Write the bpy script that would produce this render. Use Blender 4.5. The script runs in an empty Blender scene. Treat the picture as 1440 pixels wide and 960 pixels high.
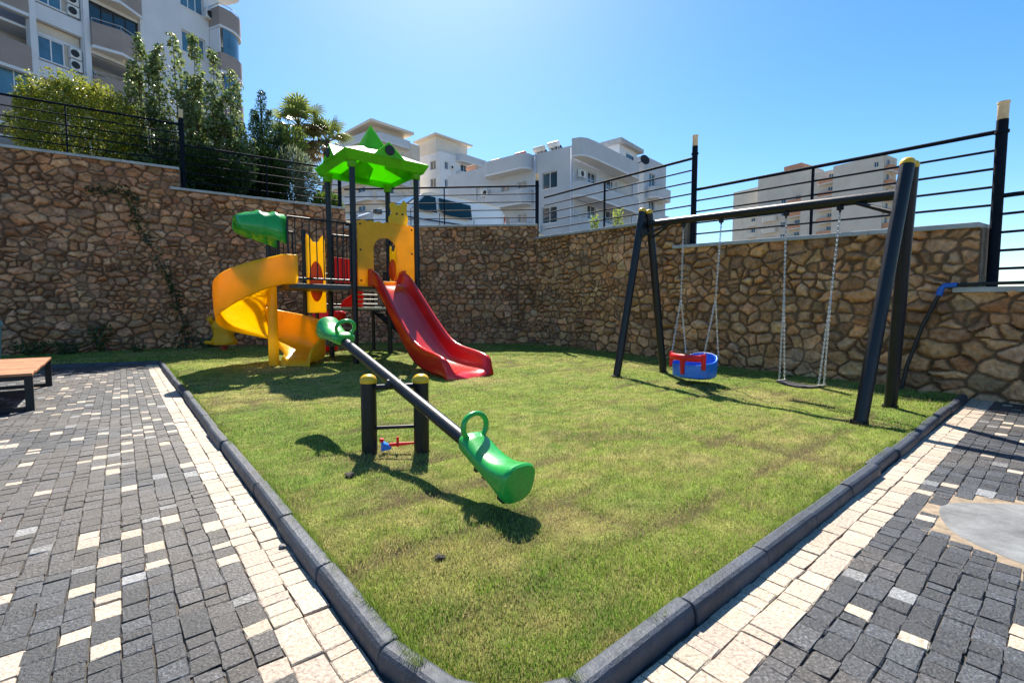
import bpy, bmesh, math, random
import numpy as np
from math import radians, pi, sin, cos
from mathutils import Vector, Matrix, kdtree

rng = np.random.default_rng(7)
random.seed(7)
scene = bpy.context.scene
COL = scene.collection

# ------------------------------------------------------------------ camera, sky, sun, exposure
cam_d = bpy.data.cameras.new("camera")
cam = bpy.data.objects.new("camera", cam_d)
COL.objects.link(cam)
cam.location = (0, 0, 1.1)
cam.rotation_euler = (radians(90 - 3.728), 0, 0)
cam_d.sensor_width = 36
cam_d.lens = 16.5
cam_d.clip_start = 0.05
cam_d.clip_end = 6000
scene.camera = cam

SUN_EL = 50.0
SUN_AZ = 8.5          # degrees left of straight ahead
world = bpy.data.worlds.new("World")
scene.world = world
world.use_nodes = True
wn = world.node_tree.nodes
wl = world.node_tree.links
wn.clear()
w_out = wn.new('ShaderNodeOutputWorld')
w_bg = wn.new('ShaderNodeBackground')
w_sky = wn.new('ShaderNodeTexSky')
w_sky.sky_type = 'NISHITA'
w_sky.sun_disc = False
w_sky.sun_elevation = radians(SUN_EL)
w_sky.sun_rotation = radians(-SUN_AZ)
w_sky.altitude = 0
w_sky.air_density = 1.0
w_sky.dust_density = 0.4
w_sky.ozone_density = 3.0
w_bg.inputs['Strength'].default_value = 0.088
w_hs = wn.new('ShaderNodeHueSaturation')
w_hs.inputs['Saturation'].default_value = 1.3
w_hs.inputs['Hue'].default_value = 0.497
wl.new(w_sky.outputs[0], w_hs.inputs['Color'])
wl.new(w_hs.outputs[0], w_bg.inputs['Color'])
wl.new(w_bg.outputs[0], w_out.inputs['Surface'])

sun_d = bpy.data.lights.new("sun", 'SUN')
sun_d.energy = 5.0
sun_d.angle = radians(0.5)
sun_d.color = (1.0, 0.93, 0.82)
sun = bpy.data.objects.new("sun", sun_d)
COL.objects.link(sun)
sdir = Vector((-sin(radians(SUN_AZ)) * cos(radians(SUN_EL)), cos(radians(SUN_AZ)) * cos(radians(SUN_EL)), sin(radians(SUN_EL))))
sun.rotation_euler = sdir.to_track_quat('Z', 'Y').to_euler()

scene.view_settings.view_transform = 'Standard'
scene.view_settings.look = 'None'
scene.view_settings.gamma = 1
scene.view_settings.exposure = 1.2
scene.view_settings.use_curve_mapping = False

# ------------------------------------------------------------------ materials
def ramp(nt, fac, stops):
    r = nt.nodes.new('ShaderNodeValToRGB')
    el = r.color_ramp.elements
    while len(el) < len(stops): el.new(0.5)
    for e, (p, c) in zip(el, stops):
        e.position = p; e.color = (*c, 1)
    nt.links.new(fac, r.inputs[0])
    return r.outputs[0]

def noise(nt, scale, detail=4, rough=.55, vec=None):
    n = nt.nodes.new('ShaderNodeTexNoise')
    n.inputs['Scale'].default_value = scale
    n.inputs['Detail'].default_value = detail
    n.inputs['Roughness'].default_value = rough
    if vec is None:
        g = nt.nodes.new('ShaderNodeNewGeometry')
        vec = g.outputs['Position']
    nt.links.new(vec, n.inputs['Vector'])
    return n.outputs['Fac']

def mixmul(nt, a, b, fac=1.0):
    m = nt.nodes.new('ShaderNodeMix'); m.data_type = 'RGBA'; m.blend_type = 'MULTIPLY'
    m.inputs[0].default_value = fac
    nt.links.new(a, m.inputs[6]); nt.links.new(b, m.inputs[7])
    return m.outputs[2]

def mat(name, color=(.5, .5, .5), rough=.5, metal=0., var=.12, vscale=3., bump=0., bscale=60., attr=False,
        coat=0., translucent=0., spec=.5, dist=.01):
    m = bpy.data.materials.new(name)
    m.use_nodes = True
    nt = m.node_tree
    p = nt.nodes['Principled BSDF']
    p.inputs['Roughness'].default_value = rough
    p.inputs['Metallic'].default_value = metal
    p.inputs['Specular IOR Level'].default_value = spec
    if coat: p.inputs['Coat Weight'].default_value = coat; p.inputs['Coat Roughness'].default_value = .15
    if attr:
        a = nt.nodes.new('ShaderNodeAttribute'); a.attribute_name = 'Col'; base = a.outputs['Color']
    else:
        a = nt.nodes.new('ShaderNodeRGB'); a.outputs[0].default_value = (*color, 1); base = a.outputs[0]
    if var:
        f = noise(nt, vscale, 6, .6)
        r = ramp(nt, f, [(.3, (1 - var,) * 3), (.7, (1 + var,) * 3)])
        base = mixmul(nt, base, r)
    nt.links.new(base, p.inputs['Base Color'])
    if rough > .15:
        f2 = noise(nt, vscale * 5, 3)
        mr = nt.nodes.new('ShaderNodeMapRange')
        mr.inputs['From Min'].default_value = .3; mr.inputs['From Max'].default_value = .7
        mr.inputs['To Min'].default_value = rough * .85; mr.inputs['To Max'].default_value = min(1, rough * 1.18)
        nt.links.new(f2, mr.inputs['Value']); nt.links.new(mr.outputs[0], p.inputs['Roughness'])
    if bump:
        b = nt.nodes.new('ShaderNodeBump'); b.inputs['Strength'].default_value = bump; b.inputs['Distance'].default_value = dist
        nt.links.new(noise(nt, bscale, 6, .65), b.inputs['Height'])
        nt.links.new(b.outputs[0], p.inputs['Normal'])
    if translucent:
        t = nt.nodes.new('ShaderNodeBsdfTranslucent'); nt.links.new(base, t.inputs['Color'])
        mx = nt.nodes.new('ShaderNodeMixShader'); mx.inputs[0].default_value = translucent
        nt.links.new(p.outputs[0], mx.inputs[1]); nt.links.new(t.outputs[0], mx.inputs[2])
        nt.links.new(mx.outputs[0], nt.nodes['Material Output'].inputs['Surface'])
    return m

M = {}
M['steel'] = mat('dark_powder_coated_steel', (.006, .0075, .012), .4, 0, .25, 9, .12, 260, spec=.4, dist=.002)
M['fence'] = mat('dark_painted_fence_steel', (.006, .010, .018), .75, 0, .25, 6, spec=.12)
M['cap'] = mat('yellow_plastic_cap', (.72, .42, .01), .35, 0, .1, 8)
M['post_cap'] = mat('cream_post_cap', (.75, .62, .42), .4, 0, .15, 30, translucent=.3)
M['yellow'] = mat('yellow_moulded_plastic', (.96, .68, .02), .3, 0, .06, 4, .05, 90, translucent=.6, coat=.2)
M['panel_yellow'] = mat('amber_plastic_board', (.93, .53, .01), .42, 0, .10, 5, .05, 60, translucent=.42)
M['orange'] = mat('orange_plastic', (.88, .13, .006), .4, 0, .1, 6, translucent=.3)
M['red'] = mat('red_moulded_plastic', (.7, .014, .01), .22, 0, .08, 4, .05, 70, translucent=.18, coat=.35)
M['red_matte'] = mat('red_plastic_board', (.75, .012, .02), .4, 0, .1, 5, translucent=.3)
M['green'] = mat('green_moulded_plastic', (.022, .36, .06), .28, 0, .1, 5, .08, 120, translucent=.05, coat=.25)
M['roof_green'] = mat('green_roof_plastic', (.22, .72, .02), .35, 0, .08, 4, .05, 60, translucent=.55, coat=.2)
M['blue'] = mat('blue_moulded_plastic', (.006, .17, .7), .3, 0, .08, 6, coat=.2)
M['chain'] = mat('galvanised_chain', (.55, .55, .55), .38, .9, .2, 60)
M['rubber'] = mat('black_rubber', (.018, .018, .02), .6, 0, .2, 20, .3, 200, dist=.003)
M['deck'] = mat('perforated_deck_steel', (.05, .05, .055), .5, 0, .3, 20)
M['lightmetal'] = mat('pale_painted_edge', (.6, .58, .54), .4, 0, .15, 12)
M['kerb'] = mat('painted_dark_kerb_concrete', (.031, .041, .06), .55, 0, .4, 7, .6, 70, dist=.008)
M['coping'] = mat('grey_coping_concrete', (.42, .42, .41), .8, 0, .22, 3, .3, 40)
M['paver'] = mat('tumbled_paving_blocks', attr=True, rough=.5, var=.38, vscale=75, bump=.7, bscale=80, dist=.012)
M['joint'] = mat('sandy_paving_joints', (.075, .06, .045), .95, 0, .4, 12, .6, 150)
M['patch'] = mat('smooth_grey_concrete', (.15, .155, .158), .85, 0, .4, 5, .6, 40)
M['soil'] = mat('brown_earth', (.12, .09, .055), .95, 0, .4, 2, .5, 20, dist=.03)
M['stone'] = mat('rubble_masonry', attr=True, rough=.85, var=.3, vscale=13, bump=.9, bscale=34, dist=.03, spec=.25)
M['blade'] = mat('grass_blades', attr=True, rough=.6, var=.12, vscale=2.5, translucent=.38, spec=.15)
M['leaf'] = mat('leaves', attr=True, rough=.34, var=.25, vscale=2.5, translucent=.48, spec=.6)
M['bark'] = mat('brown_bark', (.13, .09, .06), .9, 0, .3, 8, .6, 30, dist=.03)
M['wood'] = mat('oiled_orange_planks', (.42, .17, .075), .55, 0, .22, 7, .2, 50)
M['plaster'] = mat('off_white_render', (.68, .7, .73), .85, 0, .08, .7)
M['cream'] = mat('cream_render', (.68, .6, .5), .85, 0, .08, .6)
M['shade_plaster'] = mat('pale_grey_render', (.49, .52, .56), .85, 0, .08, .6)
M['tan'] = mat('sandy_grey_render', (.6, .535, .455), .85, 0, .08, .4)
M['taupe'] = mat('taupe_parapet_render', (.33, .27, .245), .85, 0, .1, .8)
M['terracotta'] = mat('terracotta_parapet_render', (.55, .27, .16), .85, 0, .1, .8)
M['frame'] = mat('white_window_frame', (.75, .76, .78), .4, 0, .05, 3)
M['glass'] = mat('dark_reflective_glass', (.02, .04, .055), .05, 0, .3, .6, spec=.9)
M['blueglass'] = mat('sky_toned_blue_glass', (.07, .17, .25), .05, 0, .3, .8, spec=.9)  # blue glass, base colour lightened to stand in for reflected sky
M['darkopen'] = mat('dark_interior', (.03, .035, .045), .7, 0, .3, 1)
M['ac'] = mat('white_metal_casing', (.7, .7, .68), .5, 0, .1, 4)
M['roofred'] = mat('red_tank_paint', (.5, .05, .03), .5, 0, .15, 4)
M['van'] = mat('white_car_paint', (.86, .88, .92), .22, 0, .04, 2, coat=.6)
M['carglass'] = mat('tinted_car_glass', (.006, .03, .04), .08, 0, .2, 1, spec=.45)
M['pipe'] = mat('black_water_pipe', (.012, .012, .013), .45, 0, .2, 10)
M['bluefit'] = mat('blue_pipe_fitting', (.01, .12, .5), .4, 0, .1, 10)
M['teal'] = mat('pale_teal_plastic', (.25, .45, .42), .45, 0, .15, 5)
M['asphalt'] = mat('asphalt', (.05, .05, .05), .9, 0, .25, 3, .3, 80)

# dark blocks are strongly mottled split stone, pale ones are calmer
_nt = M['paver'].node_tree; _p = _nt.nodes['Principled BSDF']
_src = _p.inputs['Base Color'].links[0].from_socket
_att = [n for n in _nt.nodes if n.type == 'ATTRIBUTE'][0]
_mr = _nt.nodes.new('ShaderNodeMapRange'); _mr.inputs['From Min'].default_value = .06; _mr.inputs['From Max'].default_value = .3
_mr.inputs['To Min'].default_value = 1.0; _mr.inputs['To Max'].default_value = .12
_nt.links.new(_att.outputs['Fac'], _mr.inputs['Value'])
_mx = _nt.nodes.new('ShaderNodeMix'); _mx.data_type = 'RGBA'; _mx.blend_type = 'MULTIPLY'
_nt.links.new(_mr.outputs[0], _mx.inputs[0]); _nt.links.new(_src, _mx.inputs[6])
_nt.links.new(ramp(_nt, noise(_nt, 95, 5, .7), [(.34, (.35, .36, .38)), (.52, (1.1, 1.1, 1.1)), (.68, (3.4, 3.5, 3.6))]), _mx.inputs[7])
_nt.links.new(_mx.outputs[2], _p.inputs['Base Color'])

# ------------------------------------------------------------------ mesh helpers
class MB:
    def __init__(s): s.v = []; s.f = []; s.c = []; s.n = 0
    def add(s, verts, faces, col=None):
        b = s.n
        s.v.extend([tuple(map(float, q)) for q in verts]); s.n += len(verts)
        s.f.extend([tuple(b + i for i in q) for q in faces])
        if col is not None: s.c.extend([tuple(col)] * len(verts))
    def box(s, c, size, rz=0., tilt=None):
        hx, hy, hz = size[0] / 2, size[1] / 2, size[2] / 2
        R = Matrix.Rotation(rz, 3, 'Z')
        if tilt is not None: R = tilt
        vs = []
        for z in (-hz, hz):
            for (x, y) in ((-hx, -hy), (hx, -hy), (hx, hy), (-hx, hy)):
                vs.append(tuple(R @ Vector((x, y, z)) + Vector(c)))
        s.add(vs, [(0, 3, 2, 1), (4, 5, 6, 7), (0, 1, 5, 4), (1, 2, 6, 5), (2, 3, 7, 6), (3, 0, 4, 7)])
    def prism(s, poly, z0, z1):
        n = len(poly)
        vs = [(x, y, z0) for x, y in poly] + [(x, y, z1) for x, y in poly]
        s.add(vs, [tuple(range(n - 1, -1, -1)), tuple(range(n, 2 * n))] + [(i, (i + 1) % n, n + (i + 1) % n, n + i) for i in range(n)])
    def tube(s, pts, r, n=12, cap=True, closed=False, flat=1.0, ref=None):
        P = [Vector(p) for p in pts]; k = len(P)
        rs = r if hasattr(r, '__len__') else [r] * k
        T = []
        for i in range(k):
            if closed: t = P[(i + 1) % k] - P[i - 1]
            else: t = P[min(i + 1, k - 1)] - P[max(i - 1, 0)]
            T.append(t.normalized())
        a = Vector(ref) if ref is not None else (Vector((0, 0, 1)) if abs(T[0].z) < .9 else Vector((1, 0, 0)))
        u = (a - T[0] * a.dot(T[0])).normalized()
        vs = []
        for i in range(k):
            u = (u - T[i] * u.dot(T[i])).normalized(); w = T[i].cross(u)
            for j in range(n):
                t = 2 * pi * j / n
                vs.append(tuple(P[i] + u * cos(t) * rs[i] + w * sin(t) * rs[i] * flat))
        fs = []
        for i in range(k if closed else k - 1):
            i2 = (i + 1) % k
            for j in range(n):
                fs.append((i * n + j, i * n + (j + 1) % n, i2 * n + (j + 1) % n, i2 * n + j))
        if cap and not closed:
            fs.append(tuple(range(n - 1, -1, -1))); fs.append(tuple(range((k - 1) * n, k * n)))
        s.add(vs, fs)
    def loft(s, rings, ring_closed=True, cap=True):
        n = len(rings[0]); k = len(rings)
        vs = [p for r in rings for p in r]; fs = []
        for i in range(k - 1):
            for j in range(n if ring_closed else n - 1):
                fs.append((i * n + j, i * n + (j + 1) % n, (i + 1) * n + (j + 1) % n, (i + 1) * n + j))
        if cap and ring_closed:
            fs.append(tuple(range(n - 1, -1, -1))); fs.append(tuple(range((k - 1) * n, k * n)))
        s.add(vs, fs)
    def lathe(s, c, prof, n=20, axis=None):
        R = Matrix.Identity(3) if axis is None else Vector((0, 0, 1)).rotation_difference(Vector(axis)).to_matrix()
        rings = []
        for (r, z) in prof:
            rings.append([tuple(Vector(c) + R @ Vector((max(r, 1e-4) * cos(2 * pi * j / n), max(r, 1e-4) * sin(2 * pi * j / n), z))) for j in range(n)])
        s.loft(rings)
    def plate(s, outline, holes, thick, origin, ux, uy):
        """flat board from a 2-D outline with holes; thickness along ux x uy (both ways from the origin plane)"""
        bm = bmesh.new()
        for loop in [outline] + list(holes):
            vs = [bm.verts.new((x, y, 0)) for x, y in loop]
            for i in range(len(vs)): bm.edges.new((vs[i], vs[(i + 1) % len(vs)]))
        bmesh.ops.triangle_fill(bm, use_beauty=True, use_dissolve=False, edges=bm.edges[:])
        r = bmesh.ops.extrude_face_region(bm, geom=bm.faces[:])
        for e in r['geom']:
            if isinstance(e, bmesh.types.BMVert): e.co.z += thick
        bmesh.ops.recalc_face_normals(bm, faces=bm.faces[:])
        bm.verts.index_update()
        ux = Vector(ux).normalized(); uy = Vector(uy).normalized(); uz = ux.cross(uy); o = Vector(origin)
        vs = [tuple(o + ux * v.co.x + uy * v.co.y + uz * (v.co.z - thick / 2)) for v in bm.verts]
        fs = [tuple(v.index for v in f.verts) for f in bm.faces]
        bm.free(); s.add(vs, fs)
    def build(s, name, m, parent=None, smooth=False, bevel=0., seg=2, solid=0., sub=0, auto=None):
        o = Vector((0, 0, 0)); q = parent
        while q is not None: o += q.location; q = q.parent
        me = bpy.data.meshes.new(name)
        me.from_pydata([(x - o.x, y - o.y, z - o.z) for x, y, z in s.v], [], s.f)
        if s.c and len(s.c) == len(s.v):
            ca = me.color_attributes.new('Col', 'FLOAT_COLOR', 'POINT')
            arr = np.ones((len(s.v), 4), np.float32); arr[:, :3] = np.array(s.c)[:, :3]
            ca.data.foreach_set('color', arr.ravel())
        me.materials.append(m); me.update()
        bm = bmesh.new(); bm.from_mesh(me); bmesh.ops.recalc_face_normals(bm, faces=bm.faces[:]); bm.to_mesh(me); bm.free()
        ob = bpy.data.objects.new(name, me); COL.objects.link(ob); ob.parent = parent
        if smooth:
            for p in me.polygons: p.use_smooth = True
            if auto is not None: me.set_sharp_from_angle(angle=radians(auto))
        if solid:
            md = ob.modifiers.new('solid', 'SOLIDIFY'); md.thickness = solid; md.offset = 0
        if sub:
            md = ob.modifiers.new('sub', 'SUBSURF'); md.levels = sub; md.render_levels = sub
        if bevel:
            md = ob.modifiers.new('bevel', 'BEVEL'); md.width = bevel; md.segments = seg; md.limit_method = 'ANGLE'; md.angle_limit = radians(35)
        return ob

def tag(o, label=None, cat=None, group=None, kind=None):
    if label: o['label'] = label
    if cat: o['category'] = cat
    if group: o['group'] = group
    if kind: o['kind'] = kind
    return o

def thing(name, loc, label, cat, group=None):
    o = bpy.data.objects.new(name, None); COL.objects.link(o)
    o.empty_display_size = .2; o.location = loc
    return tag(o, label, cat, group)

def copy_part(src, parent, offset=(0, 0, 0)):
    c = src.copy(); COL.objects.link(c); c.parent = parent
    c.location = Vector(src.location) + Vector(offset)
    for ch in list(src.children):
        g = ch.copy(); COL.objects.link(g); g.parent = c
    return c

def array_mesh(name, V, F, m, colors=None, kind=None, parent=None, smooth=False):
    """one mesh from numpy arrays: V (n,3), F (k, 3 or 4)"""
    me = bpy.data.meshes.new(name)
    V = np.asarray(V, np.float32); F = np.asarray(F, np.int32)
    me.vertices.add(len(V)); me.vertices.foreach_set('co', V.ravel())
    k, w = F.shape
    me.loops.add(k * w); me.loops.foreach_set('vertex_index', F.ravel())
    me.polygons.add(k); me.polygons.foreach_set('loop_start', np.arange(0, k * w, w, dtype=np.int32))
    me.polygons.foreach_set('loop_total', np.full(k, w, np.int32))
    me.polygons.foreach_set('use_smooth', np.full(k, smooth, bool))
    me.update(calc_edges=True); me.validate()
    if colors is not None:
        ca = me.color_attributes.new('Col', 'FLOAT_COLOR', 'POINT')
        arr = np.ones((len(V), 4), np.float32); arr[:, :3] = colors
        ca.data.foreach_set('color', arr.ravel())
    me.materials.append(m)
    o = bpy.data.objects.new(name, me); COL.objects.link(o); o.parent = parent
    if kind: o['kind'] = kind
    return o

def hash2(ix, iy, seed=0):
    h = (ix.astype(np.int64) * 374761393 + iy.astype(np.int64) * 668265263 + seed * 974634721) & 0x7fffffff
    h = ((h ^ (h >> 13)) * 1274126177) & 0x7fffffff
    return ((h ^ (h >> 16)) & 0xffff) / 65535.0

def vnoise(x, y, seed=0):
    ix = np.floor(x); iy = np.floor(y); fx = x - ix; fy = y - iy
    fx = fx * fx * (3 - 2 * fx); fy = fy * fy * (3 - 2 * fy)
    a = hash2(ix, iy, seed); b = hash2(ix + 1, iy, seed); c = hash2(ix, iy + 1, seed); d = hash2(ix + 1, iy + 1, seed)
    return (a * (1 - fx) + b * fx) * (1 - fy) + (c * (1 - fx) + d * fx) * fy

def fbm(x, y, seed=0, oct=4):
    s = 0; a = .5
    for i in range(oct):
        s = s + a * vnoise(x * 2 ** i, y * 2 ** i, seed + i * 17); a *= .5
    return s

# ------------------------------------------------------------------ plan of the place
UL = np.array([-.64, .768]); UR = np.array([.768, .64]); CORNER = np.array([-.07, .915])
def pt(a, b): return CORNER + a * UL + b * UR
WK = np.array([-5.14, 14.7]); WQ = np.array([.75, 14.3])
dL = (WK - np.array([-11.7, 10.65])); dL = dL / np.linalg.norm(dL)
dB = (WQ - WK); dB = dB / np.linalg.norm(dB)
dR = np.array([5.05, -8.44]); dR = dR / np.linalg.norm(dR)
def nrm(d): return np.array([d[1], -d[0]])
WL0 = WK - dL * 13.5            # start of the left wall, well outside the frame
WR1 = WQ + dR * 16.0            # end of the right wall, outside the frame
def inpoly(x, y, poly):
    c = np.zeros(len(x), bool); n = len(poly); j = n - 1
    for i in range(n):
        xi, yi = poly[i]; xj, yj = poly[j]
        cond = ((yi > y) != (yj > y)) & (x < (xj - xi) * (y - yi) / (yj - yi + 1e-12) + xi)
        c ^= cond; j = i
    return c
STRIP0 = pt(11.3, .03); STRIP1 = STRIP0 + np.array([-7.5, -7.5 * .415])
B_END = 7.45                                                        # where the right kerb runs into the wall
LAWN = [pt(.34, .15), pt(.60, .09), pt(11.3, .09), STRIP0 + np.array([-.02, .06]), STRIP1 + np.array([0, .06]), WL0 + nrm(dL) * .0, WK, WQ, WQ + dR * 10.15, pt(.105, B_END + .35), pt(.105, .42), pt(.2, .27)]
LAWN = [tuple(p) for p in LAWN]
def lawn_z(x, y):
    return .045 + .035 * (fbm(x * .5 + 3, y * .5, 5, 3) - .45) + .022 * (vnoise(x * 3, y * 3, 9) - .5) + .014 * (vnoise(x * 8, y * 8, 10) - .5) + .012 * np.clip(y - 6, 0, 6)

# ------------------------------------------------------------------ ground, paving, kerb, lawn
S = 3500.
g = MB(); g.add([(-S, -S, -.06), (S, -S, -.06), (S, S, -.06), (-S, S, -.06)], [(0, 1, 2, 3)])
tag(g.build('ground', M['soil']), kind='structure')

def pave(name, along, across, c0, a0, a1, ncol, side, cream_p, wcol=.081, hole=None, band=2, seed=1, ext=.03):
    r = np.random.default_rng(seed)
    V = []; Cc = []
    for c in range(ncol):
        a = a0 - r.random() * .2
        while a < a1:
            L = r.choice([.062, .085, .11, .14], p=[.25, .33, .28, .14]) * (1 + .06 * r.normal())
            if c < band: b0 = side * (-ext + c * (.17 + ext) / 2); b1 = side * (-ext + (c + 1) * (.17 + ext) / 2)
            else: b0 = side * (.17 + (c - band) * wcol); b1 = side * (.17 + (c - band + 1) * wcol)
            ctr = c0 + along * (a + L / 2) + across * (b0 + b1) / 2
            ok = True
            if hole is not None and np.hypot(*(ctr - hole[0])) < hole[1] + .035: ok = False
            if ok and not (-15 < ctr[0] < 9.5 and -1.2 < ctr[1] < 13): ok = False
            if ok:
                V.append((a, L, b0, b1, c)); 
            a += L
    V = np.array(V); n = len(V)
    a, L, b0, b1, col = V.T
    gp = .0011 + .0018 * r.random(n) ** 2
    la, lb = L / 2 - gp, np.abs(b1 - b0) / 2 - gp
    ca, cb = a + L / 2 + r.normal(0, .0012, n), (b0 + b1) / 2 + r.normal(0, .0012, n)
    rot = r.normal(0, .010, n)
    z = r.normal(0, .0013, n); ta = r.normal(0, .006, n); tb = r.normal(0, .006, n)
    verts = np.zeros((n, 12, 3))
    ins = .0026
    for ring, (dz, inset) in enumerate([(-.03, 0), (-.004, 0), (0, ins)]):
        for q, (sa, sb) in enumerate([(-1, -1), (1, -1), (1, 1), (-1, 1)]):
            j1 = r.normal(0, .0022, n); j2 = r.normal(0, .0022, n)
            pa = sa * (la - inset) + (j1 if ring else 0); pb = sb * (lb - inset) + (j2 if ring else 0)
            A = ca + pa - rot * pb; B = cb + pb + rot * pa
            xy = c0[None] + along[None] * A[:, None] + across[None] * B[:, None]
            verts[:, ring * 4 + q, :2] = xy
            verts[:, ring * 4 + q, 2] = z + dz + ta * pa + tb * pb
    fq = [(8, 9, 10, 11)]
    for rr in (0, 4):
        for q in range(4): fq.append((rr + q, rr + (q + 1) % 4, rr + 4 + (q + 1) % 4, rr + 4 + q))
    F = (np.arange(n)[:, None, None] * 12 + np.array(fq)[None]).reshape(-1, 4)
    if np.cross(along, across) < 0: F = F[:, ::-1]
    # colours of the stone itself
    base = np.zeros((n, 3))
    t = r.random(n)
    d = .019 + .026 * r.random(n) ** 1.6
    base[:] = d[:, None] * np.array([.9, 1.0, 1.2])
    lt = t > .965
    base[lt] = (np.array([.17, .175, .18]) * (.7 + .6 * r.random((lt.sum(), 1))))
    cr = (r.random(n) < cream_p) | (col < band)
    base[cr] = np.array([.45, .365, .28]) * (.86 + .22 * r.random((cr.sum(), 1))) * (1 + r.normal(0, .012, (cr.sum(), 3)))
    cx_, cy_ = (c0[0] + along[0] * ca + across[0] * cb), (c0[1] + along[1] * ca + across[1] * cb)
    dirt = np.clip((fbm(cx_ * 1.3 + 4, cy_ * 1.3, 61, 4) - .46) * 2.6, 0, .16)[:, None]
    base = base * (1 - dirt) + np.array([.17, .13, .09]) * dirt
    cols = np.repeat(base, 12, 0)
    o = array_mesh(name, verts.reshape(-1, 3), F, M['paver'], cols, 'structure')
    return o

HOLE = (np.array([2.73, 2.11]), .56)
pave('paving', UL, UR, CORNER, -2.2, 11.55, 118, -1, .07, seed=3)
pave('paving', UR, UL, CORNER, -.0, 8.2, 46, -1, .06, hole=HOLE, seed=5, ext=.045)
j = MB(); j.add([(-16, -1.5, -.0075), (10, -1.5, -.0075), (10, 13, -.0075), (-16, 13, -.0075)], [(0, 1, 2, 3)])
tag(j.build('paving_bed', M['joint']), kind='structure')
c = MB(); rings = []
for (q_, z_) in ((.96, -.03), (.97, -.002), (.95, .002), (.6, .0035), (.02, .0035)):
    rings.append([(HOLE[0][0] + .56 * q_ * cos(t) * (1 + .035 * sin(3 * t + 1) + .02 * sin(7 * t)), HOLE[0][1] + .56 * q_ * sin(t) * (1 + .035 * sin(3 * t + 1) + .02 * sin(7 * t)), z_) for t in np.linspace(0, 2 * pi, 61)[:-1]])
c.loft(rings)
tag(c.build('concrete_patch', M['patch'], smooth=True, auto=30), kind='structure')

M['sand'] = mat('spilt_sand', (.26, .2, .135), .95, 0, .45, 14, .5, 120)
sb_ = MB(); rings = []
for (q_, z_) in ((.5, -.0028), (.69, -.0028)):
    rings.append([(HOLE[0][0] + q_ * cos(t), HOLE[0][1] + q_ * sin(t), z_) for t in np.linspace(0, 2 * pi, 61)[:-1]])
sb_.loft(rings, cap=False)
tag(sb_.build('sand', M['sand']), kind='structure')
def kerb_run(mb, p, q, side, n_len=.6):
    p = np.array(p); q = np.array(q); d = q - p; L = np.linalg.norm(d); d = d / L; nn = side * np.array([-d[1], d[0]])
    k = max(1, round(L / n_len)); prof = [(0.0, -.04), (.003, .034), (.008, .052), (.016, .063), (.028, .069), (.062, .071), (.074, .066), (.08, -.04)]
    for i in range(k):
        a0 = i * L / k + .002; a1 = (i + 1) * L / k - .002
        jz = random.gauss(0, .003); jo = random.gauss(0, .004); jr = random.gauss(0, .004)
        rings = []
        for (a, ee) in ((a0, 1), (a0 + .006, 0), (a1 - .006, 0), (a1, 1)):
            ring = []
            for (o_, z_) in prof:
                oo = o_ + jo + jr * (a - a0) / (a1 - a0); zz = z_ + jz
                if ee: oo = .047 + (oo - .047) * .93; zz = zz - .005
                xy = p + d * a + nn * oo; ring.append((xy[0], xy[1], zz))
            rings.append(ring)
        mb.loft(rings)
k = MB()
kerb_run(k, pt(.575, .03), pt(11.3, .03), -1)
kerb_run(k, pt(.045, .392), pt(.045, B_END), 1)
KC = CORNER + .03 * UR + .045 * UL
arc = [pt(.575, .03), pt(.30, .088), pt(.13, .205), pt(.045, .39)]
for p_, q_ in zip(arc[:-1], arc[1:]): kerb_run(k, p_, q_, 1, .3)
tag(k.build('kerb', M['kerb'], bevel=.004), kind='structure')
k = MB()
kerb_run(k, STRIP0, STRIP1, -1, .8)
tag(k.build('kerb_strip', M['kerb']), kind='structure')

# lawn: soil-and-thatch sheet under real blades
res = .07
gx, gy = np.meshgrid(np.arange(-15.5, 7.2, res), np.arange(.9, 15.2, res), indexing='ij')
nx, ny = gx.shape
ids = np.arange(nx * ny).reshape(nx, ny)
ins = inpoly(gx.ravel(), gy.ravel(), LAWN).reshape(nx, ny)
q = np.stack([ids[:-1, :-1], ids[1:, :-1], ids[1:, 1:], ids[:-1, 1:]], -1).reshape(-1, 4)
keep = ins.ravel()[q].any(1); q = q[keep]
used, inv = np.unique(q, return_inverse=True)
LX = gx.ravel()[used]; LY = gy.ravel()[used]
LZ = lawn_z(LX, LY) - .012
# keep border vertices inside the kerb and the wall
outside = ~inpoly(LX, LY, LAWN)
LZ = np.where(outside, -.045, LZ)

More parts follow.
